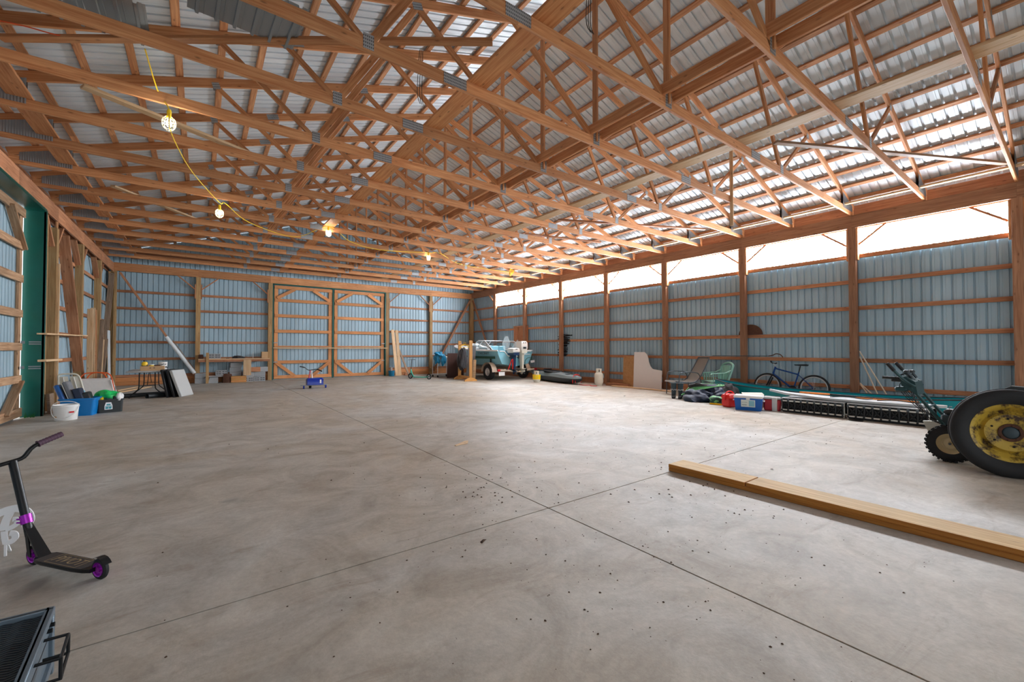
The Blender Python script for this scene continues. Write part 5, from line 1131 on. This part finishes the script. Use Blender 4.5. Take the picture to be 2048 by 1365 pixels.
# ---- green armchair, mesh chair -------------------------------------------
gc = thing('plastic_armchair', 'light green resin armchair with slatted back by the window wall', 'chair', (11.55, 6.1, .0), R(-125))
def CH_(mb_name, mb, m='chair_green'): return mb.build(mb_name, m, gc)
MB().box((0, 0, .40), (.5, .46, .03), .012).build('seat', 'chair_green', gc)
for k in range(9):
    x = -.18+k*.045; bs = MB(); bs.bar((x*.9, .22, .42), (x*1.12, .34, .84), .034, .014, .004, up=(0, 1, 0)); CH_('back_slat', bs)
bs = MB(); bs.tube([V(-.25, .22, .40), V(-.29, .32, .74), V(-.24, .37, .86), V(0, .4, .91), V(.24, .37, .86), V(.29, .32, .74), V(.25, .22, .40)], .03, 8, smooth=4); CH_('back_frame', bs)
for s in (-1, 1):
    am = MB(); am.loft([[V(s*.27+d0, y, z) for d0 in (-.035, .035)]+[V(s*.27+d0, y, z-.02) for d0 in (.035, -.035)] for y, z in ((.3, .72), (.15, .65), (-.1, .635), (-.22, .63), (-.26, .60))], closed=True, cap=True); CH_('armrest', am)
    for k in range(5): sl_ = MB(); sl_.bar((s*.275, -.2+k*.07, .62), (s*.25, -.18+k*.065, .42), .02, .034, .003); CH_('side_slat', sl_)
    for y in (-.22, .2): lg = MB(); lg.hull([V(s*.25+a*.03, y+b_*.03, .41) for a in (-1, 1) for b_ in (-1, 1)]+[V(s*.28+a*.018, y*1.15+b_*.018, 0) for a in (-1, 1) for b_ in (-1, 1)]); CH_('leg', lg)
mc = thing('mesh_lounge_chair', 'brown mesh lounge chair folded back beside the green armchair', 'chair', (11.2, 6.75, 0), R(-115))
MB().loft([[V(-.26, .05, .36), V(.26, .05, .36)], [V(-.26, .2, .42), V(.26, .2, .42)], [V(-.25, .42, .78), V(.25, .42, .78)], [V(-.22, .56, 1.04), V(.22, .56, 1.04)]]).build('mesh_back', 'chair_mesh', mc); MB().loft([[V(-.26, .05, .36), V(.26, .05, .36)], [V(-.26, -.5, .40), V(.26, -.5, .40)], [V(-.24, -.55, .36), V(.24, -.55, .36)]]).build('mesh_seat', 'chair_mesh', mc)
mb = MB()
for s in (-1, 1):
    mb.tube([V(s*.27, -.5, .38), V(s*.27, .05, .36), V(s*.27, .3, .6), V(s*.24, .56, 1.05)], .014, 8, smooth=3); mb.tube([V(s*.3, -.45, .0), V(s*.3, -.42, .55), V(s*.3, -.3, .64), V(s*.3, .0, .64), V(s*.3, .2, .55), V(s*.3, .3, .0)], .013, 8, smooth=3)
mb.tube([V(-.24, .56, 1.05), V(.24, .56, 1.05)], .014, 8); mb.build('tube_frame', 'dark_steel', mc)
# ---- rubber boots, tarp heap, hose ------------------------------------------
for (dx, dy, rz, lab) in ((0, .04, .2, 'tall dark rubber boot, left of the pair by the hose heap'), (.06, -.12, .1, 'tall dark rubber boot, right of the pair by the hose heap')):
    b_ = thing('rubber_boot', lab, 'boot', (10.1+dx, 6.42+dy, 0), R(200)+rz); MB().loft([[V(r*math.cos(a*PI/8)*1.1-.0+ox, r*math.sin(a*PI/8), z) for a in range(16)] for r, z, ox in ((.05, .0, 0), (.055, .02, 0), (.055, .1, 0), (.062, .22, 0), (.075, .37, 0), (.079, .39, 0), (.07, .385, 0), (.06, .3, 0))], closed=True).build('shaft', 'label_dark', b_)
    MB().hull([V(.0, s*.045, z) for s in (-1, 1) for z in (0.0, .1)]+[V(.2, s*.04, z) for s in (-1, 1) for z in (0, .05)]+[V(.24, 0, 0), V(.23, 0, .04), V(-.05, .03, 0), V(-.05, -.03, 0), V(-.06, 0, .08)]).build('foot', 'black_rubber', b_)
    zg = MB(); zg.tube([V(.069*1.1*math.cos(a*PI/8), .069*math.sin(a*PI/8), .22+(.015 if a % 2 else -.015)) for a in range(16)], .005, 5, closed=True); zg.build('zigzag_band', 'white_plastic', b_)
hp_ = thing('tarp_heap', 'heap of dark navy tarpaulin on the floor beside the boots', 'tarp', (10.1, 5.6, 0)); blob('fold', 'navy', hp_, (0, .2, .10), (.34, .42, .16), 51, .35, zmin=.001); blob('fold', 'navy', hp_, (.1, -.22, .14), (.28, .30, .2), 52, .4, zmin=.001); blob('fold', 'cloth_dark', hp_, (.2, .05, .26), (.24, .36, .12), 53, .4, zmin=.001); blob('fold', 'cloth_grey', hp_, (-.3, .1, .1), (.06, .2, .03), 54, .4); blob('fold', 'cloth_dark', hp_, (.45, -.3, .2), (.2, .3, .22), 55, .3, zmin=.001)
hz_ = MB()
for k in range(3): hz_.tube([V(9.92+.05*k, 6.12-.03*k, .12+.05*k), V(9.9+.07*k, 5.85, .25+.035*k), V(10.05+.05*k, 5.5-.06*k, .33+.02*k), V(10.3+.03*k, 5.35-.05*k, .40), V(10.42, 5.55, .40), V(10.3, 5.9+.04*k, .38)], .013, 6, smooth=4, closed=True)
hz_.build('garden_hose', 'hose_green', label='pale green garden hose looped over the tarpaulin heap', cat='hose')
gg = thing('green_bundle', 'small grey-green bundle on the floor between tarp heap and red cooler', 'bundle', (9.8, 5.0, 0)); blob('fold', 'dark_green', gg, (0, .05, .07), (.2, .26, .1), 57, .4, zmin=.001); blob('fold', 'hose_green', gg, (-.05, .12, .1), (.12, .12, .07), 58, .4); MB().tube([V(-.2, .2, .02), V(-.15, -.1, .02), V(-.1, -.3, .02)], .02, 6, smooth=3).build('yellow_handle', 'yellow', gg)
# ---- red cooler bag, blue cooler, red cooler ----------------------------------
rc = thing('red_cooler', 'small bright red lunch cooler with a looped handle on the floor', 'cooler', (9.55, 4.72, 0), R(-20))
MB().box((0, 0, .12), (.24, .26, .24), .03).build('body', 'red_plastic', rc); MB().hull([V(a*.125, b_*.135, .2) for a in (-1, 1) for b_ in (-1, 1)]+[V(a*.10, b_*.11, .27) for a in (-1, 1) for b_ in (-1, 1)]+[V(a*.03, b_*.08, .30) for a in (-1, 1) for b_ in (-1, 1)]).build('lid', 'red_plastic', rc)
MB().tube([V(-.13, 0, .15), V(-.12, 0, .28), V(-.05, 0, .34), V(.05, 0, .34), V(.12, 0, .28), V(.13, 0, .15)], .014, 8, smooth=4).build('handle', 'red_plastic', rc)
ca, cb_ = V(9.18, 4.43, 0), V(9.34, 3.96, 0); cd_ = (cb_-ca).normalized(); cang = math.atan2(cd_.y, cd_.x); cn_ = V(-cd_.y, cd_.x, 0)
bc = thing('blue_cooler', 'blue cooler with a white lid and a printed sticker', 'cooler', (ca+cb_)/2+cn_*.16, cang)
MB().hull([V(a*.235, b_*.14, 0) for a in (-1, 1) for b_ in (-1, 1)]+[V(a*.26, b_*.16, .26) for a in (-1, 1) for b_ in (-1, 1)]).build('body', 'cooler_blue', bc)
MB().box((0, 0, .285), (.545, .345, .055), .014).build('lid', 'white_plastic', bc); MB().box((0, -.172, .255), (.07, .012, .05), .004).build('latch', 'white_plastic', bc)
skr = Matrix.Rotation(R(4.5), 4, 'X')
o = MB().box((0, 0, 0), (.26, .002, .15)).build('sticker', 'sticker', bc); o.matrix_local = TR(0, -.154, .15) @ skr
o = text('sticker_lettering', 'KITCHEN', .024, 'print_grey', bc, TR(-.065, -.157, .17) @ skr @ Matrix.Rotation(PI/2, 4, 'X'), .0003)
for k, (x, z, w_, h_) in enumerate(((-.07, .125, .09, .006), (-.07, .11, .09, .006), (.065, .15, .1, .12))): o = MB().box((0, 0, 0), (w_, .001, h_)).build('sticker_print', 'print_grey' if k < 2 else 'pale_blue', bc); o.matrix_local = TR(x, -.1555+(z-.15)*-.08, z) @ skr
for s in (-1, 1): MB().tube([V(s*.262, -.08, .22), V(s*.285, -.08, .2), V(s*.285, .08, .2), V(s*.262, .08, .22)], .009, 6).build('handle', 'white_plastic', bc)
r2 = thing('red_cooler', 'dark red cooler with a grey lid behind the blue cooler', 'cooler', (9.78, 3.93, 0), cang); MB().box((0, 0, .12), (.3, .3, .24), .02).build('body', 'cooler_red', r2); MB().box((0, 0, .26), (.31, .31, .045), .012).build('lid', 'grey_table', r2); MB().box((-.155, 0, .14), (.012, .2, .16), .003).build('side_label', 'black_plastic', r2)
kb_ = thing('cardboard_box', 'opened cardboard box lying behind the blue cooler', 'box', (9.98, 4.42, 0), cang+.2); MB().box((0, 0, .14), (.42, .26, .28), .004).build('body', 'cardboard', kb_); MB().hull([V(-.21, -.14, .285), V(.21, -.14, .285), V(.21, .14, .30), V(-.21, .14, .30), V(-.21, -.14, .29), V(.2, .14, .31)]).build('flap', 'cream', kb_)
# ---- lattice platforms --------------------------------------------------------------
def platform(y0, y1, lab):
    t = thing('lattice_platform', lab, 'platform', (9.68, (y0+y1)/2, 0), group='lattice platforms'); L_ = y0-y1; n = 9
    w_ = .62
    MB().box((w_/2, 0, .285), (w_, L_, .02), .003).build('top_sheet', 'deck_white', t)
    for z in (.055, .235): MB().bar((-.03, -L_/2, z), (-.03, L_/2, z), .012, .026, .003).build('rail', 'rail_white', t)
    for z in (.02, .265): MB().bar((.015, -L_/2, z), (.015, L_/2, z), .02, .03, .003).build('edge_beam', 'lattice_black', t)
    MB().box((.06, 0, .145), (.02, L_-.02, .22)).build('backing', 'lattice_black', t)
    for k in range(n+1):
        y = -L_/2+.02+k*(L_-.04)/n; MB().box((-.006, y, .145), (.03, .022, .25), .004).build('upright', 'lattice_black', t)
        MB().box((-.036, y, .245), (.02, .034, .045), .004).build('rail_clip', 'dark_steel', t); MB().box((-.036, y, .05), (.02, .03, .035), .004).build('rail_clip', 'lattice_black', t)
        if k < n:
            y2 = -L_/2+.02+(k+1)*(L_-.04)/n
            for a, b_ in (((.07), (.22)), ((.22), (.07))): MB().bar((.012, y, a), (.012, y2, b_), .016, .02, .002).build('lattice_bar', 'lattice_black', t)
            MB().box((.045, (y+y2)/2, .145), (.006, .012, .05), rot=(.6, 0, 0)).build('glint_plate', 'steel', t)
    for s in (-1, 1): MB().box((.02, s*(L_/2-.01), .145), (.05, .02, .28), .004).build('end_plate', 'rail_white', t)
    MB().box((w_-.02, 0, .145), (.02, L_, .27), .003).build('rear_side', 'lattice_black', t)
    return t
platform(3.72, 2.66, 'black lattice-sided platform with white rails, next to the blue cooler'); platform(2.62, 1.52, 'black lattice-sided platform with white rails, behind the tiller handles')
MB().box((0, 0, .14), (.06, .09, .28), .004).build('end_block', 'rail_white', loc=(9.66, 3.84, 0), label='short white post at the cooler end of the lattice platform', cat='post')
pbd = MB(); pbd.loft([[V(0, -w_, z), V(0, w_, z), V(0, w_*.8, z-.05), V(0, -w_*.8, z-.05)] for w_, z in ((.01, .0),)]*0 or [[V(x-w_, y, z), V(x+w_, y, z), V(x+w_*.8, y, z-.045), V(x-w_*.8, y, z-.045)] for x, y, w_, z in ((.25, 4.05, .02, .43), (.24, 3.7, .12, .38), (.22, 3.0, .22, .352), (.22, 2.2, .24, .352), (.24, 1.6, .14, .352), (.25, 1.35, .03, .36))], closed=True, cap=True)
pbd.build('paddle_board', 'deck_white', loc=(9.7, 0, 0), label='long pale tapered board lying on top of the lattice platforms', cat='board')
pd = thing('paddle', 'orange canoe paddle lying beside the canoe', 'paddle', (10.35, 3.35, .37)); MB().hull([V(.01*math.cos(a*PI/6)*.0, 0, 0)+V(.085*math.sin(a*PI/6), .28*math.cos(a*PI/6), .012*s) for a in range(12) for s in (-1, 1)]).build('blade', 'orange_paddle', pd); MB().tube([V(0, -.25, 0), V(-.02, -1.6, -.02)], .014, 8).build('shaft', 'black_plastic', pd); MB().bar((-.02, .22, .014), (-.0, -.2, .014), .01, .004).build('blade_stripe', 'white_plastic', pd)
for k, (y, m) in enumerate(((2.9, 'black_plastic'), (2.2, 'black_plastic'))): MB().tube([V(9.75, y, .375), V(9.95, y-.2, .38), V(9.8, y-.5, .375), V(10.1, y-.6, .37)], .009, 6, smooth=5).build('bungee_cord', m, label='thin black cord lying on the pale board, %s one' % ('farther' if k == 0 else 'nearer'), cat='cord')
MB().tube([V(10.1, 2.6, .36), V(9.98, 2.2, .375), V(10.05, 1.7, .375)], .012, 6, smooth=4).build('orange_rod', 'orange_paddle', label='thin orange rod lying on the pale board near the tiller', cat='rod')
# ---- canoe -----------------------------------------------------------------------------
cn_o = thing('canoe', 'long teal canoe with dark gunwales along the window wall', 'canoe', (11.08, 3.2, 0)); CS = []
for i in range(15):
    f = i/14*2-1; y = f*2.65; w_ = .42*math.sqrt(max(0, 1-abs(f)**2.2))+.015; gz = .33+.16*abs(f)**3; kz = .0+.05*abs(f)**6
    CS.append((y, w_, gz, kz))
MB().loft([[V(-w_, y, gz), V(-w_*1.02, y, gz*.6), V(-w_*.8, y, kz+.06), V(0, y, kz), V(w_*.8, y, kz+.06), V(w_*1.02, y, gz*.6), V(w_, y, gz)] for y, w_, gz, kz in CS]).build('hull', 'teal_canoe', cn_o)
for s in (-1, 1): MB().tube([V(s*(w_+.005), y, gz+.005) for y, w_, gz, kz in CS], .014, 6).build('gunwale', 'dark_steel', cn_o)
for y in (-1.2, 0, 1.2):
    MB().box((0, y, .27), (.72, .16 if y else .05, .02), .005).build('thwart' if not y else 'seat', 'grey_wood', cn_o)
# ---- bicycle ----------------------------------------------------------------------------
bk = thing('bicycle', 'blue mountain bike leaning on the window wall behind the canoe', 'bicycle', (11.86, 4.36, 0), rot=(0, .10, 0)); 
def bwheel(y):
    w_ = MB(); w_.tube([V(0, y+.312*math.cos(a*PI/24), .335+.312*math.sin(a*PI/24)) for a in range(48)], .024, 8, closed=True); o = w_.build('wheel', 'black_rubber', bk)
    r_ = MB(); r_.tube([V(0, y+.280*math.cos(a*PI/24), .335+.280*math.sin(a*PI/24)) for a in range(48)], .017, 6, closed=True); r_.build('rim', 'rim_steel', o)
    s_ = MB()
    for k in range(24): a = k*PI/12; s_.tube([V(0, y, .335), V(0, y+.275*math.cos(a), .335+.275*math.sin(a))], .0018, 4)
    s_.tube([V(-.05, y, .335), V(.05, y, .335)], .022, 10); s_.build('spokes', 'steel', o)
bwheel(.54); bwheel(-.50)
f_b = MB(); BBk = V(0, -.06, .29); SEAT = V(0, -.17, .72); HT = V(0, .37, .80); HB = V(0, .41, .66)
for a, b_, r in ((BBk, SEAT, .017), (SEAT+V(0, 0, -.06), HT, .019), (BBk, HB, .022), (HT+V(0, -.01, .04), HB, .022)): f_b.tube([a, b_], r, 10)
for s in (-.05, .05): f_b.tube([BBk, V(s, -.50, .335)], .010, 6); f_b.tube([SEAT+V(0, 0, -.07), V(s, -.50, .335)], .009, 6)
f_b.build('frame', 'bike_blue', bk)
fk = MB(); [fk.tube([HB+V(s, 0, -.03), V(s, .54, .335)], .018, 8) for s in (-.06, .06)]; fk.tube([HB+V(-.06, 0, -.03), HB+V(.06, 0, -.03)], .02, 8); fk.build('fork', 'black_metal', bk)
MB().tube([SEAT, V(0, -.2, .88)], .013, 8).build('seat_post', 'black_metal', bk); MB().hull([V(-.07, -.36, .92), V(.07, -.36, .92), V(-.06, -.34, .88), V(.06, -.34, .88), V(.015, -.06, .91), V(-.015, -.06, .91), V(0, -.08, .885)]).build('saddle', 'black_plastic', bk)
MB().tube([HT+V(0, -.01, .04), V(0, .42, .93)], .016, 8).build('stem', 'rim_steel', bk); MB().tube([V(-.29, .36, .95), V(-.1, .41, .93), V(.1, .41, .93), V(.13, .38, .95)], .013, 8, smooth=3).build('handlebar', 'black_metal', bk)
for a, b_ in ((V(-.31, .35, .952), V(-.19, .385, .942)),): MB().tube([a, b_], .018, 8).build('grip', 'black_rubber', bk)
cr_ = MB(); cr_.lathe([(.0, -.004), (.09, -.004), (.09, .004), (0, .004)], 24, c=(-.05, -.06, .29), axis='x'); cr_.tube([V(-.07, -.06, .29), V(-.07, -.12, .14)], .010, 6); cr_.tube([V(-.07, -.12, .14), V(-.15, -.12, .14)], .012, 6); cr_.build('crankset', 'black_metal', bk)
# ---- tiller machine -----------------------------------------------------------------------
TX, TYy = 6.95, .92
tm = thing('garden_tiller', 'dark green two-wheeled garden tiller with long handlebars and beige wheel rims', 'tiller', (TX, TYy, 0))
for dx in (0, .46):
    w_ = MB(); w_.lathe([(.115, -.05), (.17, -.052), (.198, -.04), (.2, 0), (.198, .04), (.17, .052), (.115, .05)], 48, c=(dx, 0, .21), axis='x', closed=True)
    for k in range(26):
        a = k*2*PI/26
        for s in (-1, 1):
            m0 = w_.mark(); w_.box((0, 0, 0), (.045, .022, .022)); w_.xf(TR(dx+s*.028, 0, .21) @ Matrix.Rotation(a+(.12 if s > 0 else 0), 4, 'X') @ TR(0, 0, .203), m0)
    o = w_.build('wheel', 'black_rubber', tm)
    MB().lathe([(0, -.03), (.02, -.035), (.025, -.02), (.06, -.012), (.062, -.02), (.068, -.02), (.07, -.008), (.10, -.022), (.118, -.045), (.122, -.045), (.122, .045), (.05, .02), (0, .02)], 40, c=(dx, 0, .21), axis='x').build('rim', 'beige_rim', o)
    MB().lathe([(0, -.02), (.012, -.02), (.012, .0), (0, 0)], 10, c=(dx-.03, 0, .21), axis='x').build('axle_nut', 'dark_steel', o)
MB().tube([V(-.02, 0, .21), V(.48, 0, .21)], .018, 10).build('axle', 'dark_steel', tm)
eng = MB(); eng.box((.24, -.12, .43), (.34, .42, .2), .02); eng.build('engine_block', 'label_dark', tm); MB().box((.22, -.05, .30), (.26, .36, .16), .015).build('gearbox', 'black_metal', tm)
MB().box((.10, -.02, .565), (.16, .16, .06), .02).build('fuel_tank', 'bin_black', tm); MB().lathe([(0, 0), (.042, 0), (.044, .03), (.03, .042), (0, .044)], 20, c=(.06, -.16, .56)).build('fuel_cap', 'cap_red', tm)
MB().box((.20, -.26, .57), (.14, .1, .06), .01).build('air_filter', 'black_plastic', tm)
MB().tube([V(.1, .02, .6), V(.1, .02, .62), V(.12, 0, .62)], .006, 6).build('choke_lever', 'steel', tm)
# handlebars run back and up towards +Y
_ov = V
def V(x, y=0, z=0): return _ov(x, .02+(y-.02)*.62, z) if z > .3 else _ov(x, y, z)
h1a, h1b = V(.08, .02, .34), V(.02, .47, .78); h2a, h2b = V(.40, .02, .34), V(.36, .47, .78)
for a, b_ in ((h1a, h1b), (h2a, h2b)): MB().tube([a, b_, b_+(b_-a).normalized()*.06], .019, 10).build('handle_tube', 'tiller_green', tm)
MB().tube([h1a+(h1b-h1a)*.6, h2a+(h2b-h2a)*.6], .012, 8).build('cross_tube', 'tiller_green', tm)
MB().hull([V(x, y, z) for x in (.0, .38) for y, z in ((.42, .74), (.46, .90), (.60, .96), (.68, .93), (.66, .85), (.52, .78))]).build('control_console', 'tiller_green', tm)
for x, dz in ((-.02, 0), (.38, .0)):
    g_ = MB(); g_.tube([V(x, .45, .84), V(x-.03, .62, .93), V(x-.06, .80, 1.08)], .016, 8, smooth=3); g_.build('handlebar', 'tiller_green', tm); MB().tube([V(x-.05, .74, 1.03), V(x-.068, .84, 1.12)], .02, 8).build('grip', 'black_rubber', tm)
MB().tube([V(.05, .6, .93), V(.0, .95, .94)], .018, 8).build('side_lever', 'black_plastic', tm); MB().box((.05, .45, .92), (.05, .14, .06), .01).build('lever_mount', 'black_plastic', tm)
for x, y in ((.10, .60), (.20, .55)): k_ = MB(); k_.tube([V(x, y-.06, .94), V(x, y, 1.0)], .014, 8); k_.lathe([(0, 0), (.03, 0), (.034, .02), (.02, .035), (0, .038)], 16, c=(x, .02+(y-.01)*.62, 1.0)); k_.build('control_knob', 'dark_steel', tm)
MB().box((.04, .42, .80), (.1, .12, .06), .015).build('lever_box', 'tiller_green', tm)
cab = MB(); rg = random.Random(2)
for k in range(8):
    x = .02+.045*k; cab.tube([V(x, .55+rg.uniform(-.1, .1), .92), V(x+.02, .62+rg.uniform(-.12, .08), .78), V(x, .45+rg.uniform(-.1, .1), .6+rg.uniform(-.08, .08)), V(x+.03, .3+rg.uniform(-.08, .08), .48), V(x, .12, .42)], .004, 5, smooth=4)
for k in range(3): cab.tube([V(.05+.08*k, .50, .93), V(.1+.08*k, .62, .99), V(.02+.08*k, .74, .95), V(.0+.05*k, .66, .90)], .004, 5, smooth=4)
cab.build('control_cables', 'black_plastic', tm)
V = _ov
MB().hull([V(.30, .14, .04), V(.36, .14, .04), V(.30, .28, .40), V(.36, .28, .40), V(.30, .10, .42), V(.36, .10, .42)]).build('rear_shield', 'cream', tm)
# black chute and blade guard behind the big wheel
bl = thing('plastic_chute', 'black curved plastic chute rising behind the tractor wheel', 'chute', (9.1, .62, 0)); p0_ = at(2022, 780, x=9.1)-V(9.1, .62, 0)
MB().hull([p0_+V(0, a, z) for a, z in ((.13, -.04), (.0, .05), (-.12, .04), (-.14, -.12), (.12, -.12))]+[p0_+V(.2, a, z) for a, z in ((.13, -.04), (.0, .05), (-.12, .04), (-.14, -.12), (.12, -.12))]).build('chute_head', 'bin_black', bl); MB().tube([p0_+V(.1, .1, -.05), p0_+V(.1, .22, -.16), p0_+V(.1, .35, -.24), V(.1, p0_.y+.6, .16), V(.1, p0_.y+.62, .0)], .03, 10, smooth=4).build('chute_arm', 'black_plastic', bl)
MB().box((.1, p0_.y-.05, p0_.z/2-.06), (.3, .3, p0_.z-.12), .03).build('housing', 'bin_black', bl)
# ---- tractor wheel -------------------------------------------------------------------------
tw = thing('tractor_wheel', 'large black tractor tyre on a worn yellow rim standing at the right edge', 'wheel', (6.66, .45, .442), rot=(0, R(4), R(10)))
MB().lathe([(.285, -.07), (.31, -.095), (.36, -.115), (.40, -.11), (.425, -.095), (.432, -.088), (.44, -.07), (.442, -.03), (.442, .03), (.44, .07), (.432, .088), (.40, .11), (.36, .115), (.31, .095), (.285, .07)], 72, axis='x', closed=True).build('tyre', 'tyre', tw)
rg_ = MB()
for r in (.4405, .4405): pass
for x in (-.045, -.015, .015, .045): rg_.lathe([(.438, x-.009), (.447, x-.008), (.447, x+.008), (.438, x+.009)], 72, axis='x', closed=True)
rg_.build('tread_ribs', 'black_rubber', tw)
rim = MB().lathe([(.0, .015), (.06, .015), (.085, .012), (.09, -.005), (.15, -.018), (.185, -.02), (.20, .005), (.215, .012), (.235, -.01), (.255, -.05), (.27, -.07), (.29, -.078), (.298, -.07), (.292, -.05), (.292, .07), (.2, .05), (0, .03)], 72, axis='x').build('rim', 'rim_yellow', tw)
MB().lathe([(0, -.01), (.045, -.01), (.058, .0), (.066, .014), (.05, .016), (0, .016)], 32, c=(-.012, 0, 0), axis='x').build('hub_cap', 'label_dark', rim)
MB().lathe([(.062, -.018), (.088, -.018), (.092, .0), (.062, .0)], 32, axis='x', closed=True).build('hub_ring', 'rust', rim)
for k in range(8): a = k*PI/4+.2; MB().lathe([(0, -.012), (.009, -.012), (.009, .0), (0, 0)], 8, c=(-.014, .075*math.cos(a), .075*math.sin(a)), axis='x').build('bolt', 'rust', rim)
for k in range(6): a = k*PI/3+.4; MB().lathe([(0, -.004), (.010, -.004), (.010, .0), (0, 0)], 10, c=(-.0165, .14*math.cos(a), .14*math.sin(a)), axis='x').build('bolt_hole', 'hole_dark', rim)
print('polygons', sum(len(m.polygons) for m in bpy.data.meshes), 'objects', len(bpy.data.objects))
